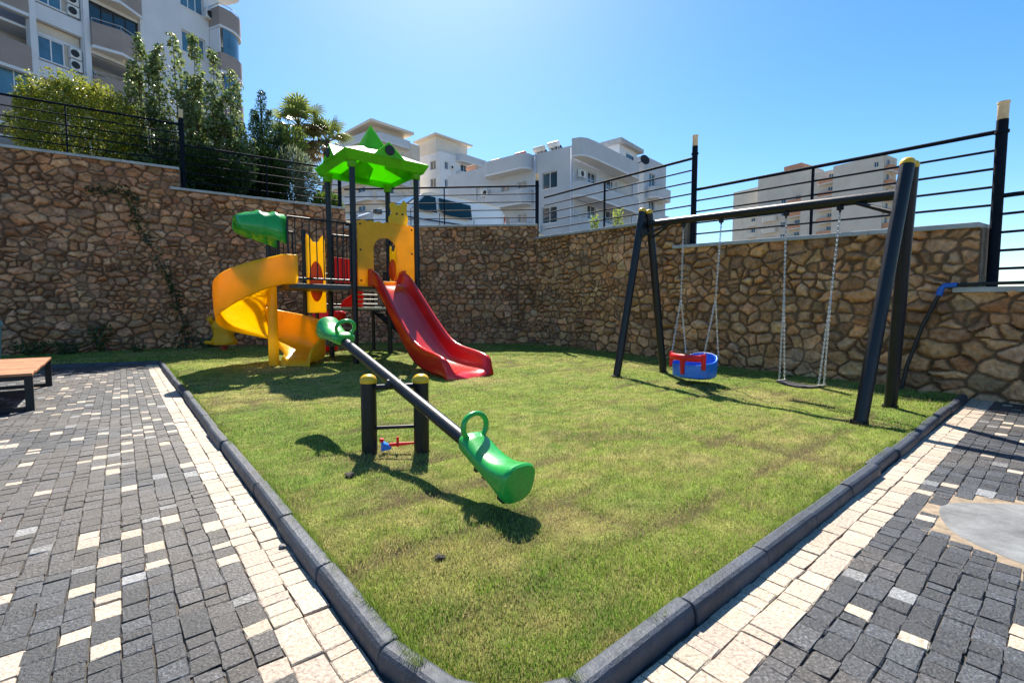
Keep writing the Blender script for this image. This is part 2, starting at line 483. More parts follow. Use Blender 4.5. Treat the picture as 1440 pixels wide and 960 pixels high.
def turf_tone(x, y):
    """colour of the turf itself: dry sods, seams between rolls, bare spots"""
    a = fbm(x * .9 + 11, y * .9, 21, 4); b = fbm(x * 3.1, y * 3.1 + 7, 31, 4); s = fbm(x * 9, y * 9, 41, 3)
    green = np.array([.25, .345, .055]); lush = np.array([.17, .29, .044]); dry = np.array([.42, .38, .14]); soil = np.array([.085, .058, .034])
    t = np.clip((b - .38) * 3.2 + (a - .45) * 1.5, 0, 1)[:, None]
    c = green * (1 - t) + lush * t
    d = np.clip((.52 - a) * 2.0 + (s - .5) * 1.8 + .06, 0, .85)
    for (wx_, wy_, wr_) in ((3.15, 5.75, .75), (2.5, 6.7, .5), (-.5, 7.0, .6), (-3.9, 8.2, .5), (3.3, 4.5, .25), (-.9, 3.4, .45), (.3, 2.3, .4)):
        d = np.maximum(d, np.clip(1.15 - np.hypot(x - wx_, (y - wy_)) / wr_ + (s - .5) * 1.2, 0, .9))
    d = d[:, None]
    c = c * (1 - d) + dry * d
    # seams of laid rolls (rolls 0.5 m wide running along the right kerb, about 2 m long)
    rx = (x - CORNER[0]) * UL[0] + (y - CORNER[1]) * UL[1]; ry = (x - CORNER[0]) * UR[0] + (y - CORNER[1]) * UR[1]
    rx = rx + .06 * (vnoise(x * 2, y * 2, 3) - .5); row = np.floor(rx / .55)
    ry2 = ry + hash2(row, row * 0, 8) * 2.0 + .08 * (vnoise(x * 3, y * 3, 4) - .5)
    e1 = np.abs(rx / .55 - np.round(rx / .55)) * .55; e2 = np.abs(ry2 / 2.0 - np.round(ry2 / 2.0)) * 2.0
    op = fbm(x * 1.7 + 5, y * 1.7, 77, 3)
    seam = np.clip(1.4 - np.minimum(e1, e2) / (.022 + .2 * np.clip(op - .42, 0, 1)), 0, 1) * np.clip((op - .36) * 7, 0, 1)
    bare = np.clip((fbm(x * 2.3 + 40, y * 2.3, 91, 4) - .60) * 9, 0, 1)
    return c, np.maximum(seam * .8, bare * .6), soil
cc, sm, so = turf_tone(LX, LY)
thatch = (cc * .55 + np.array([.045, .032, .012])) * (.55 + .9 * vnoise(LX * 23, LY * 23, 71))[:, None]
cols = thatch * (1 - sm[:, None]) + so * sm[:, None]
LZ = LZ - sm * .02
M['lawn'] = mat('turf_thatch', attr=True, rough=.95, var=.35, vscale=60, bump=.9, bscale=120, dist=.02, spec=.1)
array_mesh('lawn', np.stack([LX, LY, LZ], 1), inv.reshape(-1, 4), M['lawn'], cols, 'structure', smooth=True)

def scatter_grass(n, rmin, rmax, seed):
    r = np.random.default_rng(seed)
    m = n * 6
    ang = r.uniform(radians(-60), radians(56), m); 
    rad = np.exp(r.uniform(np.log(rmin), np.log(rmax), m))          # even density on screen, denser near the camera
    x = rad * np.sin(ang); y = rad * np.cos(ang)
    ok = inpoly(x, y, LAWN); x = x[ok][:n]; y = y[ok][:n]
    return x, y, r
def grass_mesh(x, y, r):
    n = len(x); dist = np.hypot(x, y)
    c, s, so = turf_tone(x, y)
    keep = r.random(n) > s * .92
    x = x[keep]; y = y[keep]; c = c[keep]; dist = dist[keep]; n = len(x)
    z = lawn_z(x, y) - .016
    h = (.011 + .013 * r.random(n)) * (.75 + .6 * vnoise(x * 2.2, y * 2.2, 55)); w = np.maximum(.0032, .0011 * dist) * (.7 + .6 * r.random(n))
    th = r.random(n) * 2 * pi; le = r.normal(0, .75, n); lt = r.random(n) * 2 * pi
    V = np.zeros((n, 3, 3))
    V[:, 0, 0] = x - np.cos(th) * w / 2; V[:, 0, 1] = y - np.sin(th) * w / 2; V[:, 0, 2] = z
    V[:, 1, 0] = x + np.cos(th) * w / 2; V[:, 1, 1] = y + np.sin(th) * w / 2; V[:, 1, 2] = z
    V[:, 2, 0] = x + np.cos(lt) * h * np.sin(le); V[:, 2, 1] = y + np.sin(lt) * h * np.sin(le); V[:, 2, 2] = z + h * np.abs(np.cos(le)) + .004
    dead = r.random(n) < .2
    c = c * (.3 + 1.3 * r.random((n, 1))) * (1 + r.normal(0, .08, (n, 3)))
    c[dead] = np.array([.55, .46, .22]) * (.6 + .6 * r.random((dead.sum(), 1)))
    C3 = np.repeat(c, 3, 0)
    return V.reshape(-1, 3), np.arange(n * 3).reshape(-1, 3), np.clip(C3, .004, .9)
x, y, r = scatter_grass(360000, 1.1, 17.0, 5)
V, F, C3 = grass_mesh(x, y, r)
# ragged longer blades leaning over the kerb
ne = 9000; tt_ = r.random(ne) ** 2.2; sel = r.random(ne) < .5
ea = np.where(sel, .4 + 9 * tt_, .118 + np.abs(r.normal(0, .012, ne))); eb = np.where(sel, .105 + np.abs(r.normal(0, .012, ne)), .4 + 6.9 * tt_)
clump = vnoise(ea * 6, eb * 6, 33) > .5; ea = ea[clump]; eb = eb[clump]; sel = sel[clump]; ne = len(ea)
px_ = CORNER[0] + ea * UL[0] + eb * UR[0]; py_ = CORNER[1] + ea * UL[1] + eb * UR[1]; pz_ = lawn_z(px_, py_) - .01
hh = .035 + .04 * r.random(ne); ww = np.maximum(.0035, .001 * np.hypot(px_, py_)); ang = r.random(ne) * 2 * pi
ox = np.where(sel, -UR[0], -UL[0]); oy = np.where(sel, -UR[1], -UL[1]); lean = r.uniform(-.2, .75, ne) * hh
E_ = np.zeros((ne, 3, 3))
E_[:, 0] = np.stack([px_ - ww * np.cos(ang) / 2, py_ - ww * np.sin(ang) / 2, pz_], 1); E_[:, 1] = np.stack([px_ + ww * np.cos(ang) / 2, py_ + ww * np.sin(ang) / 2, pz_], 1)
E_[:, 2] = np.stack([px_ + ox * lean + r.normal(0, .008, ne), py_ + oy * lean + r.normal(0, .008, ne), pz_ + hh * .85], 1)
ec = np.repeat(np.array([[.2, .28, .05]]) * (.5 + .9 * r.random((ne, 1))), 3, 0)
F = np.concatenate([F, np.arange(ne * 3).reshape(-1, 3) + len(V)]); V = np.concatenate([V, E_.reshape(-1, 3)]); C3 = np.concatenate([C3, ec])
array_mesh('grass', V, F, M['blade'], C3, 'stuff')
# ------------------------------------------------------------------ rubble stone walls
PAL = np.array([[.40, .30, .19], [.36, .24, .13], [.33, .29, .24], [.38, .27, .19], [.46, .38, .27], [.27, .21, .16], [.42, .33, .22], [.40, .25, .14], [.33, .25, .19]])
PAL = PAL * .55 + PAL.mean(0) * .45
def stone_grid(p0, d, s0, s1, zt0, zt1, res, seed, rows_h, warm, dark, g0, g1, gtop):
    """front face of one wall length: real stones from jittered courses, displaced out of the wall plane"""
    r = np.random.default_rng(seed)
    pts = []; z = -.15; row = 0
    top = max(zt0, zt1)
    while z < gtop + .3:
        h = rows_h * r.uniform(.5, 1.5); x = g0 - 1 + r.random() * .4
        while x < g1 + 1:
            w = h * r.uniform(.75, 2.1); 
            n = 2 if (h > rows_h * 1.15 and r.random() < .25) else 1
            for q in range(n):
                pts.append((x + w / 2 + r.normal(0, .03), z + h * ((q + .5) / n) + r.normal(0, h * .13)))
            x += w
        z += h * .92; row += 1
    ex = r.random(len(pts)) < .2
    for (a, b) in np.array(pts)[ex]: pts.append((a + r.normal(0, .11), b + r.normal(0, .07)))
    pts = np.array(pts); ASP = 1.45
    kd = kdtree.KDTree(len(pts))
    for i, (a, b) in enumerate(pts): kd.insert((a / ASP, b, 0), i)
    kd.balance()
    ns = int((s1 - s0) / res) + 2; nz = int(top / res) + 2
    S_ = np.linspace(s0, s1, ns); T_ = np.linspace(0, 1, nz)
    ss, tt = np.meshgrid(S_, T_, indexing='ij')
    zt = zt0 + (zt1 - zt0) * (ss - s0) / (s1 - s0)
    zz = -.05 + tt * (zt + .05)
    f = ss.ravel(); h = zz.ravel()
    wx = f + .12 * (fbm(f * 3.5, h * 3.5, seed, 3) - .44) + .03 * (vnoise(f * 14, h * 14, seed + 3) - .5)
    wz = h + .10 * (fbm(f * 3.5 + 50, h * 3.5, seed + 1, 3) - .44) + .03 * (vnoise(f * 14 + 9, h * 14, seed + 4) - .5)
    i1 = np.zeros(len(f), int); dd = np.zeros(len(f))
    P2 = np.stack([pts[:, 0] / ASP, pts[:, 1]], 1)
    for i in range(len(f)):
        res_ = kd.find_n((wx[i] / ASP, wz[i], 0), 2)
        (_, a, da), (_, b, db) = res_
        i1[i] = a; ca = P2[a]; cb = P2[b]
        dd[i] = (db * db - da * da) / (2 * max(1e-6, math.hypot(ca[0] - cb[0], ca[1] - cb[1])))
    k = len(pts)
    off = r.normal(0, .014, k); tx = r.normal(0, .13, k); tz = r.normal(0, .13, k)
    joint = .003 + .014 * vnoise(f * 4, h * 4, seed + 8)
    t = np.clip((dd - joint) / .05, 0, 1)
    prof = 1 - (1 - t) ** 2.6
    lx = f - pts[i1, 0]; lz = h - pts[i1, 1]
    lump = .085 * (fbm(f * 6, h * 6, seed + 11, 4) - .45) + .03 * (vnoise(f * 19, h * 19, seed + 14) - .5) + .02 * (vnoise(f * 40, h * 40, seed + 15) - .5)
    gapd = dark * (.022 + .05 * np.clip(vnoise(f * 3.3, h * 3.3, seed + 18) * 1.8 - .5, 0, 1))
    D = .03 - gapd + prof * (gapd + off[i1] + tx[i1] * lx * .4 + tz[i1] * lz * .4 + lump) + (1 - t) * .012 * (vnoise(f * 25, h * 25, seed + 5) - .5)
    base = PAL[r.integers(0, len(PAL), k)] * r.uniform(.62, 1.25, (k, 1)) * (1 + r.normal(0, .022, (k, 3)))
    base = base * np.array(warm)
    c = base[i1] * (.5 + 1.05 * fbm(f * 6, h * 6, seed + 21, 4))[:, None]
    rust = np.clip((fbm(f * 2.6, h * 4.5, seed + 31, 4) - .5) * 4, 0, 1)[:, None]
    c = c * (1 - rust * .35) + c * np.array([1.2, .8, .5]) * rust * .35
    mort = np.array([.27, .215, .16]) * np.array(warm) * .42
    m = np.clip(t * 4.5, 0, 1)[:, None]
    c = mort * (1 - m) + c * m
    nn = nrm(d)
    X = p0[0] + d[0] * f + nn[0] * D; Y = p0[1] + d[1] * f + nn[1] * D
    V = np.stack([X, Y, h], 1)
    ids = np.arange(ns * nz).reshape(ns, nz)
    F = np.stack([ids[:-1, :-1], ids[1:, :-1], ids[1:, 1:], ids[:-1, 1:]], -1).reshape(-1, 4)
    return V, F, c

def body_box(d, p0, s0, s1, z0, z1a, z1b, front, back):
    nn = nrm(d); vs = []
    for s_, zt in ((s0, z1a), (s1, z1b)):
        for (o, z) in ((front, z0), (-back, z0), (-back, zt), (front, zt)):
            q = p0 + d * s_ + nn * o; vs.append((q[0], q[1], z))
    return vs, [(0, 1, 2, 3), (7, 6, 5, 4), (0, 4, 5, 1), (1, 5, 6, 2), (2, 6, 7, 3), (3, 7, 4, 0)]

def wall_thing(label, p0, d, levels, res, seed, rows_h, warm, dark, grp):
    Vs = []; Fs = []; Cs = []; n = 0
    for (s0, s1, za, zb) in levels:
        V, F, C = stone_grid(p0, d, s0, s1, za - .05, zb - .05, res, seed, rows_h, warm, dark, levels[0][0], levels[-1][1], max(l_[2] for l_ in levels))
        Vs.append(V); Fs.append(F + n); Cs.append(C); n += len(V)
        bv, bf = body_box(d, p0, s0, s1, -.1, za - .052, zb - .052, -.06, .42)
        Vs.append(np.array(bv)); Fs.append(np.array(bf) + n); Cs.append(np.tile(np.array([.26, .2, .14]), (8, 1))); n += 8
    o = array_mesh('stone_wall', np.concatenate(Vs), np.concatenate(Fs), M['stone'], np.concatenate(Cs))
    tag(o, label, 'stone wall', grp)
    for i, (s0, s1, za, zb) in enumerate(levels):
        mb = MB(); a = s0 - (.22 if i else 0)
        nseg = max(1, int((s1 - a) / 1.1))
        for q_ in range(nseg):
            u0 = a + (s1 - a) * q_ / nseg + .003; u1 = a + (s1 - a) * (q_ + 1) / nseg - .003
            z_a = za + (zb - za) * (u0 - s0) / (s1 - s0); z_b = za + (zb - za) * (u1 - s0) / (s1 - s0)
            vs, fs = body_box(d, p0, u0, u1, 0, z_a, z_b, .07 + random.gauss(0, .004), .47)
            vs = [(v[0], v[1], v[2] if v[2] > 0 else 0) for v in vs]
            for kk in (0, 1): vs[kk] = (vs[kk][0], vs[kk][1], z_a - .065)
            for kk in (4, 5): vs[kk] = (vs[kk][0], vs[kk][1], z_b - .065)
            mb.add(vs, fs)
        mb.build('coping', M['coping'], o, bevel=.008)
    return o
LV = [(0, 9.34, 4.82, 4.82), (9.34, 13.5, 4.30, 4.27)]
BV = [(-.02, 5.92, 3.70, 3.70)]
RV = [(0, 5.35, 3.31, 3.02), (5.35, 9.82, 2.44, 2.19), (9.82, 16.0, 1.395, 1.28)]
LVg = [(3.4, 9.34, 4.82, 4.82), (9.34, 13.5, 4.30, 4.27)]
wall_l = wall_thing('tall brown rubble stone wall with two coping levels behind the wooden bench', WL0, dL, LVg, .022, 11, .185, (1.5, 1.05, .83), 1.0, 'rubble stone walls round the lawn')
wall_b = wall_thing('rubble stone wall directly behind the play tower and below the parked van', WK, dB, BV, .024, 23, .18, (1.52, 1.09, .86), 1.0, 'rubble stone walls round the lawn')
wall_r = wall_thing('stepped rubble stone wall with golden stones behind the swing set', WQ, dR, RV, .016, 37, .195, (1.62, 1.17, .85), 1.1, 'rubble stone walls round the lawn')

# ------------------------------------------------------------------ hillside behind the walls
hv = []; hf = []
line = []
for s_ in np.linspace(-30, 13.4, 12): 
    q = WL0 + dL * s_; zt = 4.7 if s_ < 9.3 else 4.15; line.append((q, nrm(dL), zt))
for s_ in (.2, 3, 5.8): line.append((WK + dB * s_, nrm(dB), 3.5))
for s_ in np.linspace(.2, 40, 12): line.append((WQ + dR * s_, nrm(dR), max(.6, 3.1 - .24 * s_)))
offs = [.40, 3, 8, 20, 60, 200, 900, 3200]
k = len(line)
for (q, nn, zt) in line:
    for o in offs:
        p = q - nn * o
        f_ = min(1, o / 200)
        hv.append((p[0], p[1], zt * (1 - f_) + f_ * (6 if q[0] < 0 else .6)))
for i in range(k - 1):
    for j_ in range(len(offs) - 1):
        a = i * len(offs) + j_; hf.append((a, a + 1, a + 1 + len(offs), a + len(offs)))
g = MB(); g.add(hv, hf)
M['dryground'] = mat('dry_hillside_earth', (.17, .14, .085), .95, 0, .4, .4, .5, 4, dist=.05)
tag(g.build('hillside', M['dryground']), kind='structure')

# ------------------------------------------------------------------ fences
def fence(label, p0, d, s0, s1, za, zb, mids, end_posts, nr=5, gap=.235, back=.2):
    """rails parallel to the coping, thin uprights, thick end posts [(s, z bottom, z top, r, capped)]"""
    nn = nrm(d); c = p0 + d * s0 - nn * back
    root = thing('metal_fence', (c[0], c[1], za), label, 'fence', 'dark rail fences on the stone walls')
    def at(s_, z): q = p0 + d * s_ - nn * back; return (q[0], q[1], z)
    zc = lambda s_: za + (zb - za) * (s_ - s0) / (s1 - s0)
    for i in range(1, nr + 1):
        top = i == nr
        mb = MB(); h = .045 if top else .026
        a = at(s0, zc(s0) + gap * i); b = at(s1, zc(s1) + gap * i)
        mb.tube([a, b], [h * .62] * 2, 8 if top else 6)
        mb.build('rail', M['fence'], root, smooth=True, auto=50)
    for s_ in mids:
        mb = MB(); mb.box(Vector(at(s_, zc(s_) + gap * nr / 2)), (.03, .045, gap * nr), math.atan2(d[1], d[0])); 
        mb.box(Vector(at(s_, zc(s_) + .006)), (.1, .1, .012), math.atan2(d[1], d[0]))
        mb.build('upright', M['fence'], root, bevel=.004)
    for (s_, zb_, zt_, r_, capped) in end_posts:
        mb = MB(); mb.tube([at(s_, zb_), at(s_, zt_)], r_, 16)
        if capped: mb.tube([at(s_, zt_ - .16), at(s_, zt_ - .13)], r_ * 1.25, 16)
        post = mb.build('post', M['fence'], root, smooth=True, auto=40)
        if capped:
            cb = MB(); x_, y_, _ = at(s_, 0)
            cb.lathe((x_, y_, zt_), [(r_ * .82, 0), (r_ * .95, .01), (r_ * .98, .19), (r_ * 1.1, .195), (r_ * 1.1, .215), (.001, .225)], 16)
            cb.build('cap', M['post_cap'], post, smooth=True, auto=40)
    return root
off = 13.5 - 7.71
fence('dark rail fence on the highest part of the wall, in front of the yellow-green bush', WL0, dL, 3.4, off + 3.6, 4.82, 4.82, [off + 1.35, off - 1], [(off + 3.62, 4.3, 6.16, .055, True)])
fence('dark rail fence below the tall leafy shrubs, between the capped post and the tower roof', WL0, dL, off + 3.62, off + 7.6, 4.30, 4.27, [off + 5.6], [(off + 7.6, 3.7, 5.62, .055, False)])
fence('dark level rail fence in front of the white van', WK, dB, -.1, 5.9, 3.70, 3.70, [3.05], [(5.9, 3.3, 5.02, .055, True)])
fence('dark rail fence in front of the white house, left of the swing set', WQ, dR, .1, 5.41, 3.31, 3.02, [2.75], [(5.43, 2.43, 4.42, .055, True)])
fence('dark rail fence above the swing beam, in front of the distant towers', WQ, dR, 5.45, 9.85, 2.44, 2.19, [7.72], [(9.9, 1.38, 3.43, .055, True)], gap=.222)
fence('dark rail fence at the right edge on the lowest wall', WQ, dR, 9.9, 16., 1.40, 1.28, [13.2], [], gap=.222)

# ------------------------------------------------------------------ play tower
TB = np.array([-3.09, 9.26]); e1 = np.array([.768, .64]); e2 = np.array([-.64, .768]); TS = 1.375
TB, TD, TA, TC = TB, TB + e1 * TS, TB + e2 * TS, TB + (e1 + e2) * TS
def v3(p, z): return (p[0], p[1], z)
DZ = 1.60
tower = thing('play_tower', v3((TB + TC) / 2, 0), 'black post play tower with green roof, red slide and yellow spiral slide', 'playground tower')
for p in (TB, TD, TA, TC):
    mb = MB(); mb.tube([v3(p, -.02), v3(p, 3.97)], .056, 20)
    mb.lathe(v3(p, 0), [(.075, 0), (.075, .02), (.058, .03)], 20)
    for z in (1.1, 2.2, 2.95): mb.tube([v3(p, z), v3(p, z + .05)], .061, 20)
    mb.build('post', M['steel'], tower, smooth=True, auto=40)
# decks
def quad_plate(mb, pts, z0, z1): mb.prism([tuple(q) for q in pts], z0, z1)
o1 = -e1                                   # outwards from side A-B
L2 = 1.2
TB2, TA2 = TB + o1 * L2, TA + o1 * L2
mb = MB(); quad_plate(mb, [TB, TD, TC, TA], DZ - .06, DZ); mb.build('deck', M['deck'], tower, bevel=.006)
mb = MB(); quad_plate(mb, [TB2, TB - e1 * .07, TA - e1 * .07, TA2], DZ - .09, DZ - .002); mb.build('deck', M['deck'], tower, bevel=.006)
for p in (TB2, TA2, TA + o1 * .52):
    mb = MB(); mb.tube([v3(p + e2 * .03, -.02), v3(p + e2 * .03, 2.8 if p is not TB2 else DZ)], .048, 16)
    if p is not TB2: mb.build('post', M['steel'], tower, smooth=True, auto=40)
def railing(p, q, z0, z1, n, parent=tower, r=.011, rr=.02):
    p = np.array(p); q = np.array(q); mb = MB()
    mb.tube([v3(p, z1), v3(q, z1)], rr, 10); mb.tube([v3(p, z0), v3(q, z0)], rr, 10)
    mb.tube([v3(p, z0 - .05), v3(p, z1)], rr * .9, 10)
    mb.tube([v3(q, z0 - .05), v3(q, z1)], rr * .9, 10)
    for i in range(1, n):
        s_ = p + (q - p) * i / n; mb.tube([v3(s_, z0), v3(s_, z1)], r, 8)
    return mb.build('railing', M['steel'], parent, smooth=True, auto=50)
railing(TB2, TB - e1 * .07, DZ + .09, 2.78, 9)
railing(TA2 + o1 * -.0, TA - e1 * .75, DZ + .09, 2.72, 5)
railing(TA2 - e2 * .05, TB2 + e2 * .62, DZ + .09, 2.7, 6)
railing(TA + e1 * .08, TC - e1 * .5, DZ + .09, 2.75, 8)
railing(TC - e2 * .08, TC - e2 * .62, DZ + .09, 2.7, 5)
# front panel with arch, slide comes through it
uxP = np.array([*e1, 0]); upz = (0, 0, 1)
def arch(cx, w, h, base):
    pts = [(cx - w / 2, base), (cx + w / 2, base), (cx + w / 2, base + h - w / 2)]
    for i in range(1, 12):
        t = pi * i / 12; pts.append((cx + w / 2 * cos(t), base + h - w / 2 + w / 2 * sin(t)))
    pts.append((cx - w / 2, base + h - w / 2)); return pts
W_ = TS - .14
out = [(0, -.02), (.30, -.02), (.30, .03), (.86, .03), (.86, -.02), (W_, -.02), (W_, 1.26)]
for i in range(15):                       # gently scalloped top edge
    x_ = W_ - W_ * (i + .5) / 15.; out.append((x_, 1.275 + (.025 if i % 2 else -.006)))
out.append((0, 1.26))
mb = MB(); o_ = TB + e1 * .07
mb.plate(out, [arch(.58, .50, .88, .10)], .03, v3(o_, DZ), uxP, upz)
front_panel = mb.build('front_panel', M['panel_yellow'], tower, bevel=.006)
for (x_, z_) in ((.06, .1), (.06, .7), (.06, 1.2), (W_ - .06, .1), (W_ - .06, .7), (W_ - .06, 1.2)):
    mb = MB(); p = o_ + e1 * x_ - e2 * .016; mb.lathe((p[0], p[1], DZ + z_), [(.02, 0), (.02, .008), (.008, .014)], 10, axis=(*-e2, 0)); mb.build('bolt', M['steel'], front_panel)
cat = [(0, 0), (.40, 0), (.44, .12), (.40, .26), (.42, .46), (.33, .52), (.28, .42), (.17, .40), (.10, .45), (.02, .40), (.06, .22), (0, .14)]
mb = MB(); mb.plate(cat, [], .04, v3(o_ + e1 * .66 - e2 * .02, DZ + 1.27), uxP, upz); mb.build('cat_head_board', M['yellow'], tower, bevel=.012)
for (x_, z_) in ((.17, .22), (.30, .22)):
    mb = MB(); p = o_ + e1 * (.66 + x_) - e2 * .045; mb.lathe((p[0], p[1], DZ + 1.27 + z_), [(.022, 0), (.022, .008), (.001, .012)], 12, axis=(*-e2, 0)); mb.build('eye', M['rubber'], tower)
# side panels with an orange scoop
def scoop_panel(p, d_, z0, z1, w):
    nn = np.array([d_[1], -d_[0]])
    ol = [(0, 0), (w, 0), (w, z1 - z0 - .12), (w * .93, z1 - z0), (w * .78, z1 - z0 - .06), (w * .62, z1 - z0 - .16), (w * .38, z1 - z0 - .16), (w * .22, z1 - z0 - .06), (w * .07, z1 - z0), (0, z1 - z0 - .12)]
    mb = MB(); mb.plate(ol, [], .035, v3(p, z0), (*d_, 0), upz); pn = mb.build('side_panel', M['yellow'], tower, bevel=.008)
    mb = MB(); rings = []
    c_ = p + d_ * w / 2 
    for (k_, dep) in ((1, .018), (.97, .05), (.8, .075), (.4, .088), (.02, .09)):
        ring = []
        for j_ in range(24):
            t = 2 * pi * j_ / 24; x_ = cos(t) * w * .36 * k_; zz = sin(t) * .26 * (z1 - z0) * k_
            q = c_ + d_ * x_ + nn * dep; ring.append((q[0], q[1], z0 + (z1 - z0) * .40 + zz))
        rings.append(ring)
    mb.loft(rings); mb.build('scoop', M['orange'], pn, smooth=True, auto=40)
scoop_panel(TA + o1 * .50, e1, 1.06, 2.72, .40)
scoop_panel(TD + e2 * 1.31, -np.array(e2), 1.66, 2.62, .40)
# red boards at the back and the curved red side of the steps
mb = MB(); 
mb.plate([(0, 0), (.92, 0), (.92, .5), (.0, .56)], [], .035, v3(TA + e1 * .1 + e2 * .05, 1.72), uxP, upz)
mb.build('back_board', M['red_matte'], tower, bevel=.008)
LZ_ = 1.17; LO = e2 * .95
mb = MB()
pts_ = [(.02, .02), (.55, .02), (.58, .3), (.5, .47), (.38, .5), (.28, .28), (.1, .16)]
mb.plate(pts_, [], .04, v3(TA + e1 * .2 + e2 * .08, LZ_ - .0), uxP, upz); mb.build('step_side', M['red_matte'], tower, bevel=.01)
# lower landing with pale edge, four rungs up to the deck, stair to the ground
mb = MB(); quad_plate(mb, [TA + e2 * .07, TC + e2 * .07, TC + LO, TA + LO], LZ_ - .07, LZ_); ld = mb.build('landing', M['deck'], tower, bevel=.005)
mb = MB(); mb.box(v3((TA + TC) / 2 + e2 * .035, LZ_ - .01), (TS - .1, .035, .05), math.atan2(e1[1], e1[0])); mb.build('landing_edge', M['lightmetal'], tower, bevel=.004)
for i in range(4):
    mb = MB(); zz = LZ_ + .09 + i * .105
    mb.tube([v3(TA + e1 * .5 + e2 * .04, zz), v3(TC - e1 * .28 + e2 * .04, zz)], .013, 8); mb.build('rung', M['lightmetal'], tower, smooth=True, auto=50)
for p in (TA + LO, TC + LO):
    mb = MB(); mb.tube([v3(p, -.02), v3(p, LZ_ + .8)], .042, 14); mb.build('landing_leg', M['steel'], tower, smooth=True, auto=40)
railing(TA + LO, TC + LO, LZ_ + .08, LZ_ + .8, 9)
railing(TC + e2 * .1, TC + e2 * .3, LZ_ + .08, LZ_ + .85, 3)
st = MB(); SL = 1.35
for w0 in (.22, .90):
    a = TC + e2 * w0; b = a + e1 * SL
    q0, q1 = np.array(v3(a, LZ_ - .05)), np.array(v3(b, .03))
    vs = []
    for q_ in (q0, q1):
        for (dw, dz_) in ((-.018, -.09), (.018, -.09), (.018, .09), (-.018, .09)):
            vs.append((q_[0] + e2[0] * dw, q_[1] + e2[1] * dw, q_[2] + dz_))
    st.add(vs, [(0, 3, 2, 1), (4, 5, 6, 7), (0, 1, 5, 4), (1, 2, 6, 5), (2, 3, 7, 6), (3, 0, 4, 7)])
stair = st.build('stair', M['steel'], tower, bevel=.004)
for i in range(5):
    f_ = (i + .6) / 5.4; q = TC + e2 * .56 + e1 * (SL * f_)
    mb = MB(); mb.box(v3(q, LZ_ * (1 - f_)), (.2, .64, .025), math.atan2(e1[1], e1[0])); mb.build('tread', M['deck'], stair, bevel=.004)

# straight red slide
mid = TB + e1 * (.07 + .58); sd = -e2
path = [(-.12, 1.625), (.12, 1.62), (.28, 1.585), (.42, 1.50), (.60, 1.35), (1.0, 1.0), (1.4, .655), (1.8, .345), (2.05, .235), (2.3, .18), (2.6, .15), (2.85, .14), (2.98, .13)]
prof = [(-.41, -.02), (-.415, .24), (-.40, .285), (-.365, .30), (-.335, .27), (-.30, .12), (-.265, .03), (-.2, 0), (0, -.005), (.2, 0), (.265, .03), (.30, .12), (.335, .27), (.365, .30), (.40, .285), (.415, .24), (.41, -.02)]
rings = []
for i, (l, z) in enumerate(path):
    kx = .88 + .12 * min(1, max(0, (l - .2) / 1.6)) ; kz = 1.0 if l > .5 else .95
    if l > 1.9: kx *= 1 + .10 * min(1, (l - 1.9) / .8)
    if l > 2.5: kz *= 1 - .25 * ((l - 2.5) / .48) ** 2
    ring = []
    for (x_, h_) in prof:
        q = mid + sd * l + e1 * x_ * kx
        zz = z + h_ * kz
        if abs(x_) > .405 and h_ < 0: zz = max(.015, z - .06) if l > 1.7 else z - .03
        ring.append((q[0], q[1], zz))
    rings.append(ring)
# rounded front lip down to the turf
for (l, f_, drop) in ((3.07, .55, .115), (3.12, .25, .08), (3.13, .0, .012)):
    ring = []
    for (x_, h_) in prof:
        q = mid + sd * (l - .55 * max(0, abs(x_) - .12) ** 1.6) + e1 * x_ * .97 * 1.1 * (1 - .0 * f_)
        zz = max(.012, drop + h_ * .75 * f_) if h_ >= 0 else .012
        ring.append((q[0], q[1], zz))
    rings.append(ring)
mb = MB(); mb.loft(rings, ring_closed=False, cap=False)
mb.build('straight_slide', M['red'], tower, smooth=True, solid=.012, sub=1)
# hood bar + posts hidden: slide mouth cheek boards
for x_ in (-.36, .36):
    mb = MB(); q = mid + e1 * x_
    mb.box((q[0] + sd[0] * .07, q[1] + sd[1] * .07, DZ + .16), (.04, .2, .34), math.atan2(e1[1], e1[0])); mb.build('slide_cheek', M['red'], tower, bevel=.012)

# yellow spiral slide
SC = np.array([-4.62, 9.05]); SRad = .61
helix = []
ent = TB2 + e2 * .40
th0 = -50.; sweep = 330.
sec_h = [(-.50, .06), (-.515, .15), (-.50, .17), (-.475, .15), (-.44, .05), (-.28, 0), (.08, -.005), (.2, .05), (.27, .2), (.30, .60), (.325, .625), (.345, .60), (.335, .2), (.315, -.05)]
rings = []
N = 64
def lerp(a, b, t): return a + (b - a) * t
